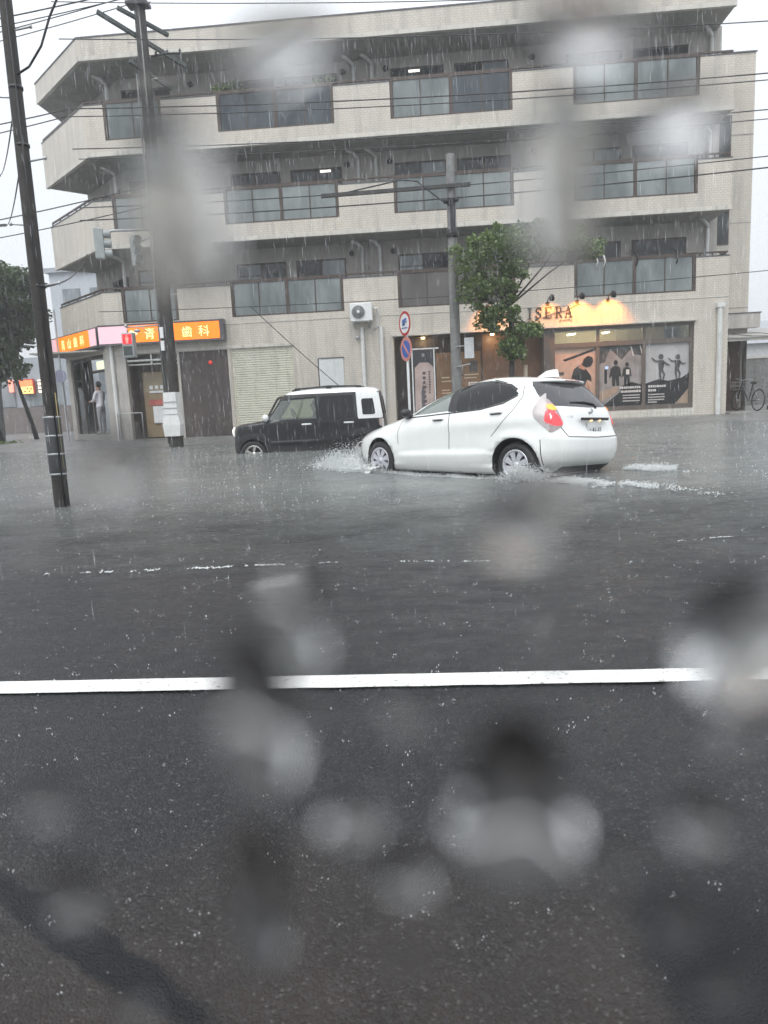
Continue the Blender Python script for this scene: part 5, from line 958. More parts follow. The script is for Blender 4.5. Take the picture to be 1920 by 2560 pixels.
# ------------------------------------------------------------------ overhead wires
def wire(p, q, sag, r, lb, grp, n=18):
    p, q = Vector(p), Vector(q); pts = [p.lerp(q, i/n)-Vector((0, 0, sag*4*(i/n)*(1-i/n))) for i in range(n+1)]
    return tag(MB().tube(pts, r, 5).build('overhead_wire', T['wire']), lb, 'wire', grp)
G1 = 'wires strung along the front of the block'
for i, (z0, z1, y, r) in enumerate(((11.05, 9.75, 18.6, .011), (10.3, 9.2, 18.8, .013), (9.05, 8.3, 19.0, .016), (8.75, 8.05, 18.7, .013), (8.05, 7.5, 18.9, .014), (7.9, 7.4, 19.2, .012), (6.6, 6.55, 18.85, .014), (6.30, 6.32, 18.9, .018), (4.05, 3.95, 19.4, .010))):
    wire((-9.0, y, z0-.3*(i > 1)), (13.5, y, z1+.1), .25, r, ('topmost','second','third','fourth','fifth','sixth','seventh','second lowest','lowest')[i]+' of the thin dark wires strung across the front of the block', G1)
for i, (a, b, r) in enumerate((((-24, 19, 10.6), (-7.2, 19.4, 11.6), .018), ((-24, 19, 10.3), (-7.2, 19.5, 11.5), .013), ((-24, 19.2, 9.7), (-7.1, 19.5, 11.55), .013), ((-24, 18.8, 9.2), (-7.2, 19.6, 11.4), .012), ((-24, 19, 8.1), (-9, 19.0, 8.75), .016), ((-24, 19, 7.6), (-9, 18.7, 8.45), .014), ((-24, 19, 5.4), (-7.2, 19.4, 6.9), .016), ((-24, 19, 5.1), (-7.2, 19.4, 6.4), .014))):
    wire(a, b, .35, r, ('topmost','second','third','fourth','fifth','sixth','second lowest','lowest')[i]+' of the wires running from the clinic pole off to the left', 'wires left of the clinic pole')
for a, b, r, w_ in (((-15.2, 26, 9.6), (-4.12, 7.55, 4.3), .010, 'highest'), ((-15.2, 26, 7.9), (-4.12, 7.55, 3.75), .010, 'middle'), ((-11.5, 24.5, 6.5), (-4.12, 7.55, 2.35), .010, 'lowest')):
    wire(a, b, .25, r, w_+' of three thin wires slanting back from the near pole', 'wires of the near pole')
tag(MB().tube([(-4.06, 7.5, 4.42), (-3.93, 7.5, 4.48), (-3.78, 7.5, 4.66), (-3.66, 7.5, 4.92), (-3.55, 7.5, 5.10), (-3.3, 7.5, 5.35), (-2.6, 7.4, 5.7)], .011, 6).build('overhead_wire', T['wire']), 'thick cable curling up from the near pole', 'wire')
wire((-7.0, 19.5, 11.9), (14, 17.5, 9.6), .25, .014, 'long wire crossing in front of the roof fascia', G1)
wire((-5.2, 21.0, 3.9), (-2.3, 22.2, 1.0), .06, .012, 'slanting stay wire crossing the beige wall above the black car', G1)
# ------------------------------------------------------------------ trees
def leafmat(name, c1, c2):
    t = NT(name); co = t.pos(); a = t.noise(2.2, co, 3); b = t.noise(25, co, 2)
    c = t.mixc(t.mr(a, .35, .65), c1, c2); c = t.mixc(t.mr(b, .3, .7, 0, .6), c, tuple(x*1.6 for x in c2)); t.l(c, t.p.inputs['Base Color']); t.p.inputs['Roughness'].default_value = .4
    tr = t.n('ShaderNodeBsdfTranslucent'); t.l(c, tr.inputs[0]); mx = t.n('ShaderNodeMixShader'); mx.inputs[0].default_value = .3; t.l(t.p.outputs[0], mx.inputs[1]); t.l(tr.outputs[0], mx.inputs[2]); t.l(mx.outputs[0], t.out.inputs['Surface']); return t.m
LF1 = leafmat('leaf_mid_green', (.058, .094, .026), (.120, .170, .050)); LF2 = leafmat('leaf_dark_green', (.040, .070, .028), (.080, .118, .046)); BARK = mat('wet_bark', (.045, .036, .030), .7, var=.35, vs=14, bump=.6, bs=40)
def leaves(m, c, rad, n, size, rng):
    c = Vector(c)
    for _ in range(n):
        while True:
            u = Vector((rng.uniform(-1, 1), rng.uniform(-1, 1), rng.uniform(-1, 1)))
            if u.length < 1: break
        u = u*(.55+.45*rng.random()); p = c+Vector((u.x*rad[0], u.y*rad[1], u.z*rad[2]))
        a = Vector((rng.gauss(0, 1), rng.gauss(0, 1), rng.gauss(0, .5))).normalized(); b = a.cross(Vector((rng.gauss(0, 1), rng.gauss(0, 1), rng.gauss(0, 1)))).normalized(); s = size*rng.uniform(.6, 1.3)
        m.add([p, p+a*s*.5+b*s*.42, p+a*s*1.05, p+a*s*.5-b*s*.42], [(0, 1, 2, 3)])
def tree(loc, label, clumps, trunk, lf, n_per, size, seed, group):
    rng = random.Random(seed); t = thing('street_tree', label, 'tree', loc, group); m = MB()
    m.tube(trunk, .10, 10, r1=.045)
    for c, r in clumps:
        k = min(len(trunk)-1, max(1, len(trunk)-2)); a = Vector(trunk[k]); c_ = Vector(c); md = a.lerp(c_, .5)+Vector((rng.uniform(-.15, .15), rng.uniform(-.15, .15), .1)); m.tube([a, md, c_], .03, 6, r1=.008)
    m.build('trunk', BARK, t); m = MB()
    for c, r in clumps:
        vol = r[0]*r[1]*r[2]; n = int(n_per*max(.15, vol**.75)); leaves(m, c, r, n, size, rng)
        for _ in range(7):         # sprays breaking the outline
            d = Vector((rng.gauss(0, 1), rng.gauss(0, 1), rng.gauss(0, 1))).normalized(); leaves(m, Vector(c)+Vector((d.x*r[0], d.y*r[1], d.z*r[2]))*.95, (.2, .2, .16), int(n_per*.035)+8, size, rng)
    m.build('crown', lf, t); return t
tree((2.05, 18.6, 0), 'street tree with loose green leaves in front of the shop lettering', [((.95, 18.4, 4.30), (.5, .6, .5)), ((1.05, 18.5, 3.60), (.5, .6, .45)), ((1.65, 18.6, 4.60), (.7, .8, .55)), ((2.35, 18.7, 4.75), (.75, .8, .5)), ((1.65, 18.5, 3.75), (.5, .6, .45)), ((1.80, 18.5, 3.05), (.45, .55, .45)), ((2.10, 18.5, 2.50), (.42, .45, .42)), ((2.05, 18.5, 2.05), (.28, .35, .25)), ((3.4, 18.7, 4.80), (.5, .5, .3)), ((3.95, 18.7, 4.55), (.5, .5, .26)), ((2.50, 18.5, 2.56), (.28, .3, .11)), ((2.95, 18.7, 4.85), (.45, .5, .3)), ((1.45, 18.5, 2.85), (.25, .35, .25)), ((2.2, 18.6, 4.15), (.35, .5, .3))],
     [(2.10, 18.6, -.1), (2.07, 18.6, .8), (2.03, 18.58, 1.6), (2.06, 18.6, 2.4), (2.0, 18.6, 3.2), (1.95, 18.6, 4.2)], LF1, 2100, .08, 11, 'street trees')
one(lambda m: m.cyl((2.34, 18.45, -.1), (2.36, 18.45, 1.72), .05, n=8), 'stake', mat('stake_wood', (.40, .33, .25), .7), thing('tree_stake', 'pale wooden stake standing beside the tree by the shop', 'stake', (2.34, 18.45, 0)))
rt = random.Random(4)
for tx, ty, lab, sd in ((-17.3, 24.0, 'leaning leafy tree at the left edge, first of three by the corner', 21), (-16.6, 25.5, 'middle one of three dark trees left of the near pole', 22), (-16.4, 27.5, 'thin tree right beside the near pole, last of three by the corner', 23)):
    cl = []
    for k in range(22):
        cl.append(((tx+rt.uniform(-1.9, 1.0), ty+rt.uniform(-1.2, 1.2), rt.uniform(2.7, 6.6)), (rt.uniform(.6, .95), rt.uniform(.6, .9), rt.uniform(.45, .75))))
    tree((tx, ty, 0), lab, cl, [(tx+.6, ty, -.05), (tx+.4, ty, .9), (tx+.15, ty, 1.9), (tx-.1, ty, 2.9), (tx-.2, ty, 4.3)], LF2, 1700, .13, sd, 'street trees')
bs = thing('potted_shrub', 'leafy potted shrub behind the top floor balcony rail', 'plant', (-5.9, FY+.5, 9.0)); m = MB(); rg_ = random.Random(5)
for c in ((-6.1, FY+.3, 10.45), (-5.7, FY+.35, 10.55), (-5.3, FY+.4, 10.35), (-5.95, FY+.25, 10.15), (-5.0, FY+.4, 10.3)): leaves(m, c, (.35, .25, .25), 170, .07, rg_)
m.build('foliage', LF1, bs); one(lambda q: q.lathe([(0, 8.96), (.22, 8.96), (.30, 9.4), (.27, 9.4)], (-5.7, FY+.5, 0), (0, 0, 1), 14), 'pot', mat('clay_pot', (.25, .12, .08), .7), bs); one(lambda q: [q.tube([(-5.7, FY+.5, 9.35), (-5.7+d, FY+.4, 10.4)], .02, 5) for d in (-.4, 0, .4)], 'stem', BARK, bs)
bs = thing('potted_shrub', 'trailing potted shrub at the right end of the dark top floor railing', 'plant', (-3.2, FY+.5, 9.0)); m = MB()
for c in ((-3.1, FY+.3, 10.5), (-2.8, FY+.3, 10.52), (-3.5, FY+.35, 10.42)): leaves(m, c, (.3, .2, .13), 110, .06, rg_)
m.build('foliage', LF1, bs); one(lambda q: q.lathe([(0, 8.96), (.2, 8.96), (.26, 9.4), (.24, 9.4)], (-3.1, FY+.5, 0), (0, 0, 1), 14), 'pot', mat('clay_pot_grey', (.2, .18, .16), .7), bs); one(lambda q: [q.tube([(-3.1, FY+.5, 9.35), (-3.1+d, FY+.4, 10.45)], .02, 5) for d in (-.3, 0, .3)], 'stem', BARK, bs)
m = MB(); rg_ = random.Random(8)
for k in range(60): leaves(m, (-15.9+rg_.uniform(-1.2, 1.2), 24.0+rg_.uniform(-.5, .6), .12), (.25, .25, .12), 26, .07, rg_)
tag(m.build('ground_cover', LF1), 'low green plants round the foot of the left trees', 'plants', None, 'stuff')
# ------------------------------------------------------------------ far left street, far right yard
gw = mat('far_grey_wall', (.40, .43, .47), .7, var=.1, vs=1); bw2 = mat('far_brown_base', (.20, .17, .165), .7)
fb = thing('far_shop', 'low grey shop with brown base and lit signs, far left behind the trees', 'building', (-24, 38, 0))
B_((-34, 38, .02), (-19.5, 46, 4.2), 'wall', gw, fb); B_((-34, 37.9, .02), (-19.4, 37.99, 1.55), 'base', bw2, fb)
for x in (-30, -27.5, -25.2, -23.7, -22.0, -20.9): B_((x, 37.93, 1.6), (x+.9, 37.98, 2.9), 'window', T['pane_l'], fb)
fs = thing('shop_signboard', 'bright red and yellow lit signboard on the far left shop', 'sign', (-22, 37.8, 2.2))
B_((-22.35, 37.72, 2.25), (-21.55, 37.9, 3.05), 'frame', mat('signboard_red', (.4, .05, .03), .5), fs)
B_((-22.30, 37.70, 2.66), (-21.60, 37.719, 3.0), 'upper_panel', emis('far_sign_red', (1, .18, .07), 1.6), fs); B_((-22.30, 37.70, 2.28), (-21.60, 37.719, 2.65), 'lower_panel', emis('far_sign_yellow', (1, .62, .18), 1.6), fs)
one(lambda m: [m.box((x, 37.69, z), (x+.10, 37.699, z+.08)) for x, z in ((-22.1, 2.36), (-21.95, 2.50), (-21.85, 2.36), (-21.75, 2.48))], 'lettering', mat('far_sign_letter', (.2, .03, .02), .5), fs).__setitem__('kind', 'stuff')
fs = thing('shop_signboard', 'small white lit signboard right beside the red and yellow one', 'sign', (-21, 37.8, 2.2)); B_((-21.30, 37.72, 2.30), (-20.85, 37.9, 2.98), 'panel', emis('far_sign_white', (1, .78, .62), 1.4), fs); one(lambda m: [m.box((-21.28, 37.70, z), (-20.87, 37.718, z+.07)) for z in (2.42, 2.62, 2.84)], 'lettering', mat('far_sign_dark', (.05, .04, .12), .5), fs).__setitem__('kind', 'stuff')
fs = thing('shop_signboard', 'narrow red lit sign strip left of the other far signboards', 'sign', (-23, 37.8, 2.2)); B_((-22.95, 37.72, 2.4), (-22.78, 37.9, 3.05), 'panel', emis('far_sign_strip', (1, .28, .2), 1.4), fs)
g2 = thing('far_building', 'pale grey block far behind the cut corner of the apartments', 'building', (-20, 40, 0)); B_((-21.2, 40, 0), (-14, 52, 8.9), 'wall', mat('far_pale_wall', (.50, .53, .57), .8, var=.08, vs=.5), g2); B_((-21.4, 39.8, 8.9), (-13.8, 52, 9.15), 'roof_edge', mat('far_roof_edge', (.38, .40, .43), .8), g2)
for x in (-20.5, -18.9, -17.3):
    for z in (2.2, 4.6, 6.8): w = B_((x, 39.94, z), (x+1.0, 39.99, z+1.2), 'window', T['pane_l'], g2)
g3 = thing('far_building', 'pale house seen at the right edge beyond the yard', 'building', (19, 44, 0)); B_((15.5, 44, 0), (26, 52, 3.3), 'wall', mat('far_house_wall', (.52, .53, .54), .8), g3); one(lambda m: m.add([(15.2, 43.7, 3.3), (26.3, 43.7, 3.3), (26.3, 52.3, 3.3), (15.2, 52.3, 3.3), (17, 48, 4.9), (25, 48, 4.9)], [(0, 1, 5, 4), (2, 3, 4, 5), (0, 4, 3), (1, 2, 5), (0, 3, 2, 1)]), 'roof', mat('far_house_roof', (.30, .31, .33), .7), g3)
for x in (16.5, 18.2, 20): B_((x, 43.93, 1.2), (x+.9, 43.99, 2.4), 'window', T['pane_l'], g3)
yw = thing('yard_wall', 'rough grey block wall at the back of the right hand yard', 'wall', (12, 29, 0)); B_((10.56, 29, -.1), (22, 29.2, 1.95), 'wall_body', T['concp'], yw); B_((10.56, 28.97, 1.95), (22, 29.23, 2.02), 'coping', T['lip'], yw)
cp_ = thing('carport', 'low carport of grey ribbed roof sheets beside the right end of the block', 'carport', (10, 24, 0))
crm = mat('carport_sheet', (.33, .32, .30), .6, var=.15, dirt=.5)
for k in range(5): x = 8.95+k*.72; one(lambda m: m.add([(x, 22.7-.0, 2.42+.015*k), (x+.70, 22.7, 2.40+.02*k), (x+.70, 26.8, 2.92), (x, 26.8, 2.90), (x, 22.7, 2.38+.015*k), (x+.70, 22.7, 2.36+.02*k), (x+.70, 26.8, 2.88), (x, 26.8, 2.86)], [(0, 1, 2, 3), (7, 6, 5, 4), (0, 4, 5, 1), (1, 5, 6, 2), (2, 6, 7, 3), (3, 7, 4, 0)]), 'roof_sheet', crm, cp_)
one(lambda m: m.bar((8.92, 22.8, 2.34), (12.6, 22.8, 2.34), .06, .10), 'beam', T['lip'], cp_); one(lambda m: m.bar((8.92, 25.5, 2.66), (12.6, 25.5, 2.66), .06, .10), 'beam', T['lip'], cp_)
for x in (10.05, 12.5): one(lambda m: m.bar((x, 24.1, -.05), (x, 24.1, 2.5), .09), 'post', T['brown'], cp_)
B_((9.15, 24.05, -.05), (9.9, 24.2, 2.4), 'back_panel', mat('carport_brown_panel', (.09, .055, .04), .7, var=.25, dirt=.4), cp_)
tag(B_((8.95, 22.3, .02), (16, 29, .16), 'yard_slab', mat('yard_concrete', (.30, .29, .275), .5, var=.15)), 'pale concrete slab of the yard at the right', kind='structure')
def bicycle(loc, rz, label, col, basket=True, lean=.08):
    t = thing('bicycle', label, 'bicycle', loc, 'parked bicycles'); t.rotation_euler = (lean, 0, rz); fm_ = mat('bicycle_paint', col, .35)
    for x in (-.52, .52):
        w = one(lambda m: m.lathe([(.30, -.014), (.325, -.012), (.335, 0), (.325, .012), (.30, .014), (.30, -.014)], (x, 0, .335), (0, 1, 0), 28), 'wheel', T['rubber'], t, local=True)
        one(lambda m: (m.lathe([(.03, -.04), (.03, .04)], (x, 0, .335), (0, 1, 0), 8), [m.cyl((x, .02*(-1)**k, .335), (x+.30*math.cos(k*.524), 0, .335+.30*math.sin(k*.524)), .0025, n=4) for k in range(12)]), 'spokes', T['steel'], w, local=True).__setitem__('kind', 'stuff')
    one(lambda m: (m.tube([(.52, 0, .335), (.42, 0, .80), (.39, 0, .92)], .018, 6), m.tube([(.42, 0, .75), (.05, 0, .42), (-.05, 0, .30)], .02, 6), m.tube([(-.05, 0, .30), (-.18, 0, .82)], .017, 6), m.tube([(-.52, 0, .335), (-.05, 0, .30)], .012, 6), m.tube([(-.52, 0, .335), (-.16, 0, .72)], .010, 6)), 'frame', fm_, t, local=True)
    one(lambda m: m.tube([(.28, -.28, .98), (.40, -.2, 1.0), (.40, 0, .95), (.40, .2, 1.0), (.28, .28, .98)], .014, 6), 'handlebar', T['steel'], t, local=True)
    one(lambda m: m.sphere((-.20, 0, .86), .12, 10, 6, (1.1, .7, .35)), 'saddle', T['rubber'], t, local=True)
    one(lambda m: (m.lathe([(.08, -.005), (.09, 0), (.08, .005)], (-.05, .04, .30), (0, 1, 0), 16), m.bar((-.05, .06, .30), (-.05, .06, .14), .02), m.bar((-.05, -.06, .30), (-.05, -.06, .46), .02)), 'crank', T['steel'], t, local=True)
    if basket: one(lambda m: ([m.tube([(.48, -.16, z), (.74, -.16, z), (.74, .16, z), (.48, .16, z), (.48, -.16, z)], .006, 5) for z in (.66, .78, .90)], [m.bar((x, y, .66), (x, y, .90), .006) for x in (.48, .56, .65, .74) for y in (-.16, .16)], m.box((.48, -.16, .65), (.74, .16, .656))), 'basket', T['steel'], t, local=True)
    return t
bicycle((9.75, 23.1, .16), R(100), 'dark bicycle parked deepest under the carport', (.03, .03, .035)); bicycle((10.35, 22.95, .16), R(70), 'silver bicycle at the right edge under the carport', (.45, .45, .46)); bicycle((10.9, 23.0, .16), R(75), 'white framed bicycle cut by the right edge of the picture', (.6, .6, .58))
rs = thing('round_sign', 'back of a round grey sign on a thin post by the clinic corner', 'road sign', (-12.1, 22.9, 0)); one(lambda m: m.cyl((-12.1, 22.9, -.05), (-12.1, 22.9, 4.4), .03, n=8), 'post', T['steel'], rs); disc(-12.1, 22.85, 2.28, .21, 'sign_disc', mat('sign_back_violet', (.20, .20, .27), .5), rs)
# ------------------------------------------------------------------ people: one skinned body each
def person(loc, rz, label, joints, bones, mats, hair, head, face_dir, sub=2, parent_cat='person'):
    """joints {name: (xyz, r)}; the body is one surface grown over the bones, split by material at heights"""
    t = thing('person', label, 'person', loc); t.rotation_euler = (0, 0, rz); names = list(joints)
    me = bpy.data.meshes.new('body'); me.from_pydata([joints[n][0] for n in names], [(names.index(a), names.index(b)) for a, b in bones], [])
    o = bpy.data.objects.new('body', me); COL.objects.link(o); bm = bmesh.new(); bm.from_mesh(me); ly = bm.verts.layers.skin.verify(); bm.verts.ensure_lookup_table()
    for i, n in enumerate(names): r = joints[n][1]; bm.verts[i][ly].radius = (r, r) if isinstance(r, (int, float)) else r; bm.verts[i][ly].use_root = (n == 'pelvis')
    bm.to_mesh(me); bm.free(); md = o.modifiers.new('skin', 'SKIN'); md.use_smooth_shade = True; o.modifiers.new('sub', 'SUBSURF').levels = sub; o.modifiers['sub'].render_levels = sub
    dg = bpy.context.evaluated_depsgraph_get(); me2 = bpy.data.meshes.new_from_object(o.evaluated_get(dg)); o.modifiers.clear(); o.data = me2; o.parent = t
    for m in (mats['skin'], mats['top'], mats['leg']): me2.materials.append(m)
    for p in me2.polygons:
        c = p.center; p.use_smooth = True
        p.material_index = mats['pick'](c)
    h = Vector(head); f = Vector(face_dir)
    m = MB(); m.sphere(h+Vector((0, 0, .03))-f*.018, .105, 14, 9, (.92, .92, 1.08)); hm_ = MB(); hb = m; v2 = []
    hb.v = [tuple(Vector(p)-f*.03*max(0, (Vector(p)-h).dot(f)/.1)+(Vector((0, 0, .035)) if (Vector(p)-h).dot(f) > .03 and p[2] < h.z+.05 else Vector((0, 0, 0)))) for p in hb.v]
    hb.build('hair', hair, t, local=True)
    s = f.cross(Vector((0, 0, 1)))
    one(lambda q: (q.sphere(h+f*.098+Vector((0, 0, -.015)), .016, 6, 5, (1, 1, 1.4)), q.sphere(h+s*.09, .02, 6, 5, (.8, .8, 1.4)), q.sphere(h-s*.09, .02, 6, 5, (.8, .8, 1.4))), 'nose_and_ears', mats['skin'], t, local=True).__setitem__('kind', 'stuff')
    one(lambda q: (q.sphere(h+f*.085+s*.032+Vector((0, 0, .008)), .010, 6, 5), q.sphere(h+f*.085-s*.032+Vector((0, 0, .008)), .010, 6, 5), q.bar(h+f*.088+s*.02-Vector((0, 0, .052)), h+f*.088-s*.02-Vector((0, 0, .052)), .008)), 'eyes_and_mouth', mat('dark_eye', (.03, .02, .02), .3), t, local=True).__setitem__('kind', 'stuff')
    return t
SKIN = mat('skin', (.45, .28, .20), .5, var=.05); HAIR = mat('black_hair', (.012, .010, .010), .5)
def standing(arm=.0):
    J = {'pelvis': ((0, 0, .92), (.155, .115)), 'waist': ((0, 0, 1.05), (.14, .10)), 'chest': ((0, 0, 1.26), (.165, .115)), 'collar': ((0, 0, 1.40), (.12, .085)), 'neck': ((.01, 0, 1.48), .052), 'jaw': ((.03, 0, 1.55), .072), 'head': ((.02, 0, 1.63), .098), 'crown': ((.01, 0, 1.70), .07)}
    Bn = [('pelvis', 'waist'), ('waist', 'chest'), ('chest', 'collar'), ('collar', 'neck'), ('neck', 'jaw'), ('jaw', 'head'), ('head', 'crown')]
    for s, n in ((1, 'l'), (-1, 'r')):
        J.update({'sh'+n: ((0, .17*s, 1.39), .062), 'el'+n: ((.06, .23*s, 1.14), .046), 'wr'+n: ((.26, .13*s, 1.10), .03), 'pa'+n: ((.33, .10*s, 1.11), (.032, .018)), 'hip'+n: ((0, .09*s, .84), .092), 'kn'+n: ((.01, .10*s, .48), .062), 'an'+n: ((0, .10*s, .09), .042), 'to'+n: ((.15, .11*s, .04), .036)})
        Bn += [('collar', 'sh'+n), ('sh'+n, 'el'+n), ('el'+n, 'wr'+n), ('wr'+n, 'pa'+n), ('pelvis', 'hip'+n), ('hip'+n, 'kn'+n), ('kn'+n, 'an'+n), ('an'+n, 'to'+n)]
        for k, (dy, ln) in enumerate(((-.027, .06), (-.010, .072), (.009, .068), (.026, .052))):
            J['f%d%s' % (k, n)] = ((.37+ln*.5, .10*s+dy, 1.105), .009); J['g%d%s' % (k, n)] = ((.37+ln, .10*s+dy*.8, 1.085), .008); Bn += [('pa'+n, 'f%d%s' % (k, n)), ('f%d%s' % (k, n), 'g%d%s' % (k, n))]
        J['t0'+n] = ((.32, (.10-.045)*s, 1.12), .010); J['t1'+n] = ((.36, (.10-.055)*s, 1.12), .009); Bn += [('pa'+n, 't0'+n), ('t0'+n, 't1'+n)]
    return J, Bn
def pick(c):
    if c.z > 1.455 or (c.x > .20 and 1.0 < c.z < 1.2) : return 0
    return 1 if c.z > .93 else 2
J, Bn = standing()
p_ = ch(1.42, .12, .32)
person(p_, math.atan2(CD.y, CD.x)+R(25), 'person in a white short sleeved shirt standing in the clinic doorway', J, Bn, dict(skin=SKIN, top=mat('white_shirt', (.68, .68, .72), .8), leg=mat('grey_trousers', (.30, .30, .32), .8), pick=pick), HAIR, (.02, 0, 1.63), (1, 0, 0))
J, Bn = standing()
p_ = ch(2.95, .45, .32)
person(p_, math.atan2(-CD.y, -CD.x)-R(15), 'person in dark clothes behind the clinic window at the cut corner', J, Bn, dict(skin=SKIN, top=mat('dark_jacket', (.035, .035, .04), .8), leg=mat('dark_trousers', (.04, .04, .045), .8), pick=pick), HAIR, (.02, 0, 1.63), (1, 0, 0))
# driver of the black car, seated on the right
def seated():
    J = {'pelvis': ((0, 0, .12), (.15, .12)), 'waist': ((-.03, 0, .25), (.14, .10)), 'chest': ((-.07, 0, .44), (.165, .115)), 'collar': ((-.07, 0, .58), (.12, .085)), 'neck': ((-.05, 0, .66), .052), 'jaw': ((-.02, 0, .72), .07), 'head': ((-.03, 0, .80), .096), 'crown': ((-.04, 0, .87), .07)}
    Bn = [('pelvis', 'waist'), ('waist', 'chest'), ('chest', 'collar'), ('collar', 'neck'), ('neck', 'jaw'), ('jaw', 'head'), ('head', 'crown')]
    for s, n in ((1, 'l'), (-1, 'r')):
        J.update({'sh'+n: ((-.06, .17*s, .56), .062), 'el'+n: ((.12, .22*s, .36), .046), 'wr'+n: ((.33, .15*s, .46), .03), 'pa'+n: ((.39, .14*s, .49), (.03, .018)), 'hip'+n: ((.06, .09*s, .10), .09), 'kn'+n: ((.45, .10*s, .16), .062), 'an'+n: ((.62, .10*s, -.20), .042), 'to'+n: ((.76, .10*s, -.22), .036)})
        Bn += [('collar', 'sh'+n), ('sh'+n, 'el'+n), ('el'+n, 'wr'+n), ('wr'+n, 'pa'+n), ('pelvis', 'hip'+n), ('hip'+n, 'kn'+n), ('kn'+n, 'an'+n), ('an'+n, 'to'+n)]
        for k, dz in enumerate((.02, .007, -.006, -.018)): J['f%d%s' % (k, n)] = ((.43, .13*s, .49+dz), .009); J['g%d%s' % (k, n)] = ((.44, .105*s, .50+dz), .008); Bn += [('pa'+n, 'f%d%s' % (k, n)), ('f%d%s' % (k, n), 'g%d%s' % (k, n))]
        J['t0'+n] = ((.38, .11*s, .51), .010); J['t1'+n] = ((.41, .095*s, .52), .009); Bn += [('pa'+n, 't0'+n), ('t0'+n, 't1'+n)]
    return J, Bn
J, Bn = seated(); dl = kc.matrix_world @ Vector((-.02, -.34, .50))
person(dl, math.pi-kyaw, 'driver in dark clothes at the wheel of the black car', J, Bn, dict(skin=SKIN, top=mat('dark_top', (.03, .03, .035), .8), leg=mat('dark_leg', (.03, .03, .035), .8), pick=lambda c: 0 if c.z > .635 or c.x > .34 and c.z > .3 else (1 if c.z > .2 else 2)), HAIR, (-.03, 0, .80), (1, 0, 0))
# ------------------------------------------------------------------ rain, splashes, foam
FOAM = mat('white_water', (.66, .68, .675), .5, var=.10)
t = NT('spray_water'); t.p.inputs['Base Color'].default_value = (.78, .80, .80, 1); t.p.inputs['Roughness'].default_value = .25; t.p.inputs['Alpha'].default_value = .5; SPRAY = t.m
OCT = [(1, 0, 0), (-1, 0, 0), (0, 1, 0), (0, -1, 0), (0, 0, 1), (0, 0, -1)]; OF = [(0, 2, 4), (2, 1, 4), (1, 3, 4), (3, 0, 4), (2, 0, 5), (1, 2, 5), (3, 1, 5), (0, 3, 5)]
def blob(m, p, r, rng, sz=1.0):
    m.add([(p[0]+a*r*rng.uniform(.6, 1.3), p[1]+b*r*rng.uniform(.6, 1.3), p[2]+c*r*sz*rng.uniform(.6, 1.3)) for a, b, c in OCT], OF, True)
def cw(a, b, z=0):           # white car's own axes -> world
    c, s = math.cos(CAR['yaw']), math.sin(CAR['yaw']); return (CAR['x']-a*c-b*s, CAR['y']+a*s-b*c, z)
rng = random.Random(31)
def spray(name, label, n, gen):
    m = MB()
    for _ in range(n):
        a, b, z, r = gen(); x, y, _z = cw(a, b); w = water_z(x, y)
        blob(m, (x, y, w+z), r, rng, .7)
    return tag(m.build(name, FOAM), label, 'splash', None, 'stuff')
def g_bow():
    u = rng.random(); a = 1.95+abs(rng.gauss(0, .26)); b = rng.uniform(-.85, 1.05); z = abs(rng.gauss(0, .15))*max(.25, 1-abs(a-2.0)*1.4)
    if u < .45: a = rng.uniform(1.0, 2.3); b = .80+abs(rng.gauss(0, .20))+(2.2-a)*.22; z = abs(rng.gauss(0, .085))
    return a, b, z, rng.uniform(.002, .0115)*(1.2 if z < .06 else .7)
spray('bow_splash', 'white bow wave breaking at the nose of the white car', 22000, g_bow)
def g_side():
    a = rng.uniform(-1.6, 1.1); b = .86+abs(rng.gauss(0, .07))+.05*math.sin(a*7); return a, b, abs(rng.gauss(0, .022)), rng.uniform(.0015, .007)
spray('sill_splash', 'thin white wash along the sill of the white car', 4500, g_side)
def g_rear():
    a = -1.35-abs(rng.gauss(0, .22)); b = .86+abs(rng.gauss(0, .14)); return a, b, abs(rng.gauss(0, .07)), rng.uniform(.0022, .0105)
spray('wheel_splash', 'white splash thrown up behind the rear wheel of the white car', 7500, g_rear)
def g_wake():
    a = -1.9-abs(rng.gauss(0, .62)); s = rng.choice((-1, 1, 1)); b = s*(.75+.30*(-1.9-a)*(.8 if s > 0 else .35))+rng.gauss(0, .11)
    x, y, _ = cw(a, b)
    if noise.noise((x*1.6, y*1.6, 3))+.5*noise.noise((x*5, y*5, 6)) < .02*(-a): return g_wake()
    return a, b, abs(rng.gauss(0, .020)), rng.uniform(.002, .0105)
spray('wake_foam', 'two lines of white foam trailing behind the white car', 12000, g_wake)
# turbulent skin under the spray, so that the foam reads as one mass
m = MB(); n1, n2 = 60, 12; V = []
for i in range(n1+1):
    for j in range(n2+1):
        th = -1.5+3.2*i/n1; rr_ = .9+j/n2*.55; a = .95+rr_*1.15*math.cos(th*.95) if abs(th) < 1.2 else .95+rr_*1.15*math.cos(th*.95); b = rr_*1.0*math.sin(th)
        x, y, _z = cw(a, b); k = j/n2; z = water_z(x, y)+(.19*math.sin(math.pi*min(1, k*1.15))+.05*noise.noise((x*9, y*9, 2))+.03*noise.noise((x*22, y*22, 4)))*(1-k)**.5-.03*k-.02; V.append((x, y, z))
m.add(V, [(i*(n2+1)+j, (i+1)*(n2+1)+j, (i+1)*(n2+1)+j+1, i*(n2+1)+j+1) for i in range(n1) for j in range(n2)], True)
t = NT('bow_foam_skin'); co = t.pos(); f = t.noise(14, co, 6, .7); f2 = t.noise(45, co, 3)
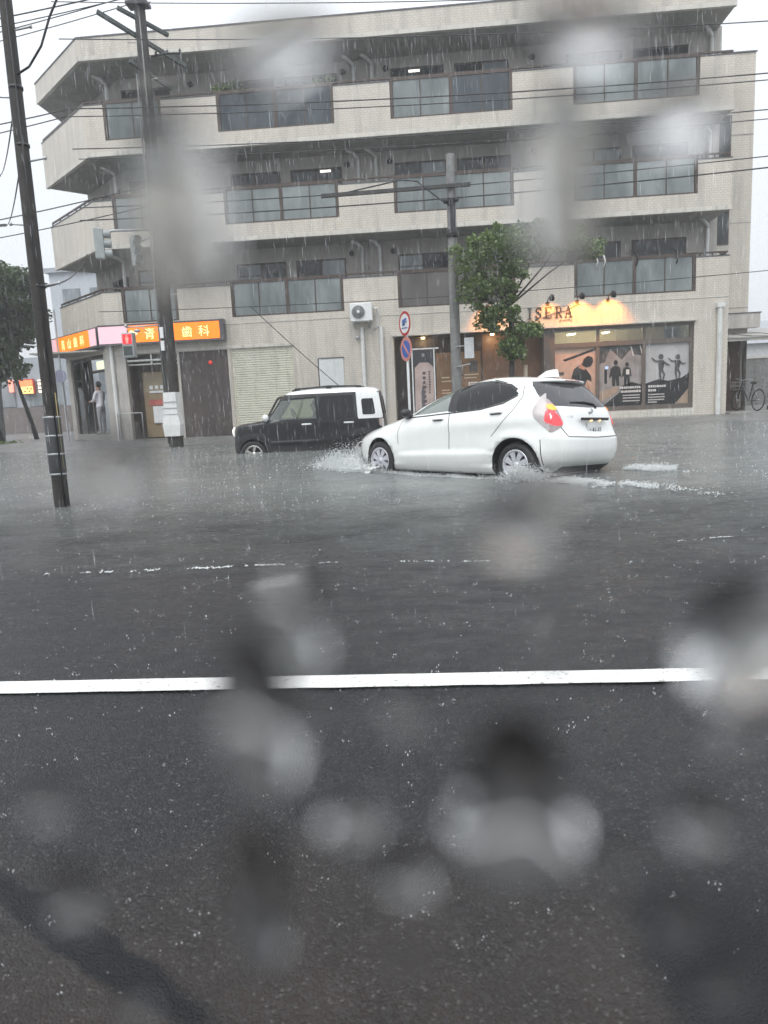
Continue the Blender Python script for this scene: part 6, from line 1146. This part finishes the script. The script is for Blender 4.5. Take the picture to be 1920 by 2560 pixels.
t.l(t.mixc(t.mr(f2, .3, .7), (.55, .57, .56), (.80, .81, .80)), t.p.inputs['Base Color']); t.p.inputs['Roughness'].default_value = .4; t.l(t.mr(f, .40, .60, .0, .95), t.p.inputs['Alpha']); t.l(t.bump(f, .8, .04), t.p.inputs['Normal'])
tag(m.build('bow_foam', t.m), 'frothy water pushed up round the front wheel of the white car', 'foam', None, 'stuff')
# thin broken foam lines where the flood laps onto the lane
m = MB()
def fline(x0, x1, f, n, sp):
    for _ in range(n):
        x = rng.uniform(x0, x1); k = noise.noise((x*3.1, 4, 0))
        if k+.6*noise.noise((x*13, 1, 0)) < .02: continue
        y = f(x)+.05*noise.noise((x*2.3, 0, 1))+.025*noise.noise((x*8, 0, 3))+rng.gauss(0, sp); blob(m, (x, y, max(0, road_z(y))+.004), rng.uniform(.0025, .008), rng, .6)
fline(-2.6, -.9, lambda x: 4.27+.05*(x+2.6), 520, .014); fline(-.9, .6, lambda x: 4.36-.06*(x+.9), 160, .006); fline(1.4, 3.2, lambda x: 4.55+.24*(x-1.0), 160, .008)
tag(m.build('foam_line', FOAM), 'thin broken lines of foam where the flood meets the lane', 'foam', None, 'stuff')
# raindrops hitting the ground: small crowns and scattered droplets
m = MB()
for _ in range(3400):
    y = 1.0+rng.random()**.8*6.5; x = rng.uniform(-.75, .75)*y*1.05; z = max(road_z(y)+.006, .002); s = rng.choice((.5, .6, .8, 1.0, 1.4))*(.6+.12*y)
    k = rng.choice((1, 1, 2, 3, 5))
    for i in range(k):
        a = rng.uniform(0, 6.28); d = rng.uniform(.002, .014)*s; blob(m, (x+d*math.cos(a), y+d*math.sin(a), z+rng.uniform(0, .016)*s), rng.uniform(.0008, .0026)*s, rng, rng.uniform(.7, 2.2))
tag(m.build('rain_splash', SPRAY), 'countless small splashes of rain on the lane and the water', 'rain', None, 'stuff')
m = MB()
for _ in range(4200):
    y = rng.uniform(6.5, 19); x = rng.uniform(-.68, .62)*y; s = rng.uniform(.6, 1.2)*(.5+.06*y)
    blob(m, (x, y, .012), rng.uniform(.003, .007)*s, rng, rng.uniform(.8, 2.4))
tag(m.build('rain_splash', SPRAY), 'fine splashes of rain pitting the deep flood water', 'rain', None, 'stuff')
# water running off the roof and balcony edges in threads, and falling rain
t = NT('falling_water'); tr = t.n('ShaderNodeBsdfTransparent'); df = t.n('ShaderNodeBsdfDiffuse'); df.inputs[0].default_value = (.8, .82, .85, 1); tl_ = t.n('ShaderNodeBsdfTranslucent'); tl_.inputs[0].default_value = (.8, .82, .85, 1)
ad = t.n('ShaderNodeAddShader'); t.l(df.outputs[0], ad.inputs[0]); t.l(tl_.outputs[0], ad.inputs[1]); mx = t.n('ShaderNodeMixShader'); mx.inputs[0].default_value = .16; t.l(tr.outputs[0], mx.inputs[1]); t.l(ad.outputs[0], mx.inputs[2]); t.l(mx.outputs[0], t.out.inputs['Surface']); FALL = t.m
def thread(m, x, y, z, ln, r):
    m.add([(x, y, z), (x+r, y, z-ln*.5), (x-r*.5, y+r*.87, z-ln*.5), (x-r*.5, y-r*.87, z-ln*.5), (x+ln*.02, y, z-ln)], [(0, 1, 2), (0, 2, 3), (0, 3, 1), (4, 2, 1), (4, 3, 2), (4, 1, 3)], True)
m = MB()
for zt, n in ((11.46, 520), (8.75, 300), (6.04, 240)):
    for _ in range(n):
        x = rng.uniform(-10.2, 8.8); d = .5+.5*noise.noise((x*.8, zt, 0))
        if rng.random() > d+.12: continue
        thread(m, x, FY-.03-rng.uniform(0, .08), zt-rng.uniform(0, 1.0), rng.uniform(.15, .5), rng.uniform(.004, .009))
tag(m.build('roof_drip', FALL), 'threads of rain water dripping off the roof and balcony edges', 'rain', None, 'stuff')
m = MB()
for _ in range(15000):
    y = 2.5+rng.random()**.7*20; x = rng.uniform(-.75, .65)*y-.08*y; z = rng.uniform(.1, 1+.62*y)
    thread(m, x, y, z, rng.uniform(.06, .16)*(.6+.03*y), rng.uniform(.0008, .0017)*(.7+.05*y))
tag(m.build('falling_rain', FALL), 'heavy rain falling over the whole street', 'rain', None, 'stuff')

# ------------------------------------------------------------------ rain haze
t = NT('rain_haze'); t.t.nodes.remove(t.p); pv_ = t.n('ShaderNodeVolumePrincipled'); pv_.inputs['Density'].default_value = .0032; pv_.inputs['Color'].default_value = (.92, .94, .96, 1); pv_.inputs['Anisotropy'].default_value = .2
t.l(pv_.outputs[0], t.out.inputs['Volume'])
tag(B_((-310, -45, -1.6), (310, 510, 16.5), 'haze', t.m), 'thin grey rain haze filling the street', None, None, 'stuff')
# ------------------------------------------------------------------ the vehicle window we look through, with drops on its outside
PY = .060
vw = thing('vehicle', 'dark vehicle we look out of, unseen body added to shade the near road, side window beaded with large raindrops', 'vehicle', (0, -.8, 0))
VB = car_paint('own_vehicle_paint', (.03, .032, .036))  # body parts out of view, added to block sky and sun from the near road
one(lambda m: m.add([(-1.4, PY-.06, .20), (1.4, PY-.06, .20), (1.4, PY+.10, .34), (-1.4, PY+.10, .34), (1.4, PY+.08, .50), (-1.4, PY+.08, .50), (1.4, PY+.016, .56), (-1.4, PY+.016, .56), (1.4, PY-.06, .56), (-1.4, PY-.06, .56)], [(0, 1, 2, 3), (3, 2, 4, 5), (5, 4, 6, 7), (7, 6, 8, 9), (9, 8, 1, 0), (0, 3, 5, 7, 9), (1, 8, 6, 4, 2)]), 'door', VB, vw)
B_((-1.3, -1.6, 1.241), (1.3, PY+.0, 1.32), 'roof', VB, vw)
B_((-1.4, -1.75, .2), (1.4, -1.6, 1.24), 'far_door', VB, vw); B_((-2.2, -1.7, .25), (-1.4, PY-.06, .85), 'bonnet', VB, vw); B_((1.4, -1.7, .25), (2.2, PY-.06, .95), 'tail', VB, vw)
for wx in (-1.75, 1.75): one(lambda m: m.lathe([(0, -.1), (.28, -.1), (.30, -.06), (.30, .06), (.28, .1), (0, .1)], (wx, PY-.12, .32), (0, 1, 0), 24), 'wheel', T['rubber'], vw)
t = NT('clear_pane'); tb_ = t.n('ShaderNodeBsdfTransparent'); tb_.inputs[0].default_value = (.985, .99, .985, 1); t.l(tb_.outputs[0], t.out.inputs['Surface'])
B_((-.46, PY-.004, .62), (.46, PY, 1.18), 'glass_pane', t.m, vw)
one(lambda m: (m.box((-.52, PY-.02, .56), (.52, PY+.015, .62)), m.box((-.52, PY-.02, 1.18), (.52, PY+.015, 1.24)), m.box((-.52, PY-.02, .62), (-.46, PY+.015, 1.18)), m.box((.46, PY-.02, .62), (.52, PY+.015, 1.18))), 'window_seal', T['rubber'], vw)
t = NT('raindrop_water'); gl = t.n('ShaderNodeBsdfGlass'); gl.inputs['IOR'].default_value = 1.333; gl.inputs['Roughness'].default_value = 0.0; gl.inputs['Color'].default_value = (1, 1, 1, 1); t.l(gl.outputs[0], t.out.inputs['Surface']); DROP = t.m
def drop_into(m, x, z, a, b, h, seed, rot=0, sag=.22):
    """a bead of water: flat on the pane, domed outside, heavier towards its lower end"""
    NA, NR = 28, 9; rings = []; ph = seed*1.7; c, s = math.cos(rot), math.sin(rot); y0 = PY+.00012
    for i in range(NR):
        phi = (math.pi/2)*i/NR; rr, hh = math.cos(phi), math.sin(phi)
        for k in range(NA):
            q = 2*math.pi*k/NA; w = 1+.07*math.sin(2*q+ph)+.05*math.sin(3*q+ph*2)+.03*math.sin(5*q-ph)
            dx, dz = a*rr*w*math.cos(q), b*rr*w*math.sin(q); dx *= 1-.18*dz/b*sag*4
            rings.append((x+dx*c-dz*s, y0+h*(1-rr*rr)*(1-sag*1.6*dz/b), z+dx*s+dz*c))
    base = rings[:NA]; rings.append((x, y0+h, z)); top = len(rings)-1
    m.add(rings, [(i*NA+k, (i+1)*NA+k, (i+1)*NA+(k+1) % NA, i*NA+(k+1) % NA) for i in range(NR-1) for k in range(NA)]+[((NR-1)*NA+k, top, (NR-1)*NA+(k+1) % NA) for k in range(NA)], True)
    m.add(base, [tuple(range(NA))], False)
DR = [   # drops on the pane, metres: centre x, z, half width, half height, dome height / half width, lean, sag
 (0.0062, 0.9632, 0.0054, 0.0090, 0.92, 0.00, 0.22), (-0.0171, 0.9722, 0.0042, 0.0079, 0.92, 0.00, 0.22), (-0.0132, 0.9814, 0.0028, 0.0052, 0.72, 0.12, 0.22), (-0.0088, 0.9619, 0.0028, 0.0026, 0.80, 0.00, 0.22),
 (-0.0042, 0.9560, 0.0021, 0.0032, 0.85, 0.00, 0.22), (-0.0183, 0.9538, 0.0029, 0.0077, 0.85, 0.00, 0.22), (-0.0367, 0.9535, 0.0027, 0.0034, 0.85, 0.00, 0.22), (0.0259, 0.9788, 0.0057, 0.0059, 0.80, 0.50, 0.22),
 (0.0226, 0.9614, 0.0026, 0.0030, 0.75, 0.00, 0.22), (0.0067, 0.9888, 0.0032, 0.0033, 0.42, 0.00, 0.22), (0.0107, 1.0171, 0.0030, 0.0071, 0.40, 0.00, 0.22), (-0.0203, 1.0170, 0.0037, 0.0086, 0.34, 0.08, 0.22),
 (0.0127, 1.0272, 0.0047, 0.0024, 0.85, 0.00, -0.30), (0.0194, 1.0205, 0.0041, 0.0021, 0.80, 0.30, -0.30), (-0.0277, 0.9960, 0.0033, 0.0029, 0.60, 0.00, 0.22), (-0.0038, 0.9720, 0.0016, 0.0015, 0.55, 0.00, 0.22),
 (-0.0382, 0.9640, 0.0024, 0.0026, 0.30, 0.00, 0.22), (0.0098, 0.9802, 0.0021, 0.0045, 0.25, 0.00, 0.22), (-0.0110, 1.0277, 0.0041, 0.0029, 0.60, 0.20, -0.30), (0.0099, 0.9919, 0.0023, 0.0017, 0.40, 0.00, 0.22),
 (0.0209, 0.9514, 0.0019, 0.0024, 0.45, 0.00, 0.22), (0.0158, 0.9574, 0.0014, 0.0017, 0.40, 0.00, 0.22), (0.0250, 0.9701, 0.0021, 0.0017, 0.35, 0.00, 0.22), (-0.0323, 0.9416, 0.0021, 0.0019, 0.50, 0.00, 0.22),
 (0.0246, 0.9448, 0.0028, 0.0021, 0.35, 0.00, 0.22), (-0.0046, 0.9474, 0.0017, 0.0021, 0.30, 0.00, 0.22), (-0.0368, 0.9899, 0.0014, 0.0021, 0.20, 0.30, 0.22)]
for i, (x, z, a, b, hh, rot, sag) in enumerate(DR):
    m = MB(); drop_into(m, x, z, a, b, hh*a, i+1, rot, sag); m.build('raindrop', DROP, vw)
m = MB(); rd = random.Random(77)
for i in range(130):
    x, z = rd.uniform(-.45, .45), rd.uniform(.64, 1.16)
    if abs(x) < .085 and .86 < z < 1.08: continue
    a = rd.uniform(.0015, .0065); drop_into(m, x, z, a, a*rd.uniform(.9, 1.7), a*rd.uniform(.3, .6), i)
tag(m.build('small_raindrop', DROP, vw), kind='stuff')
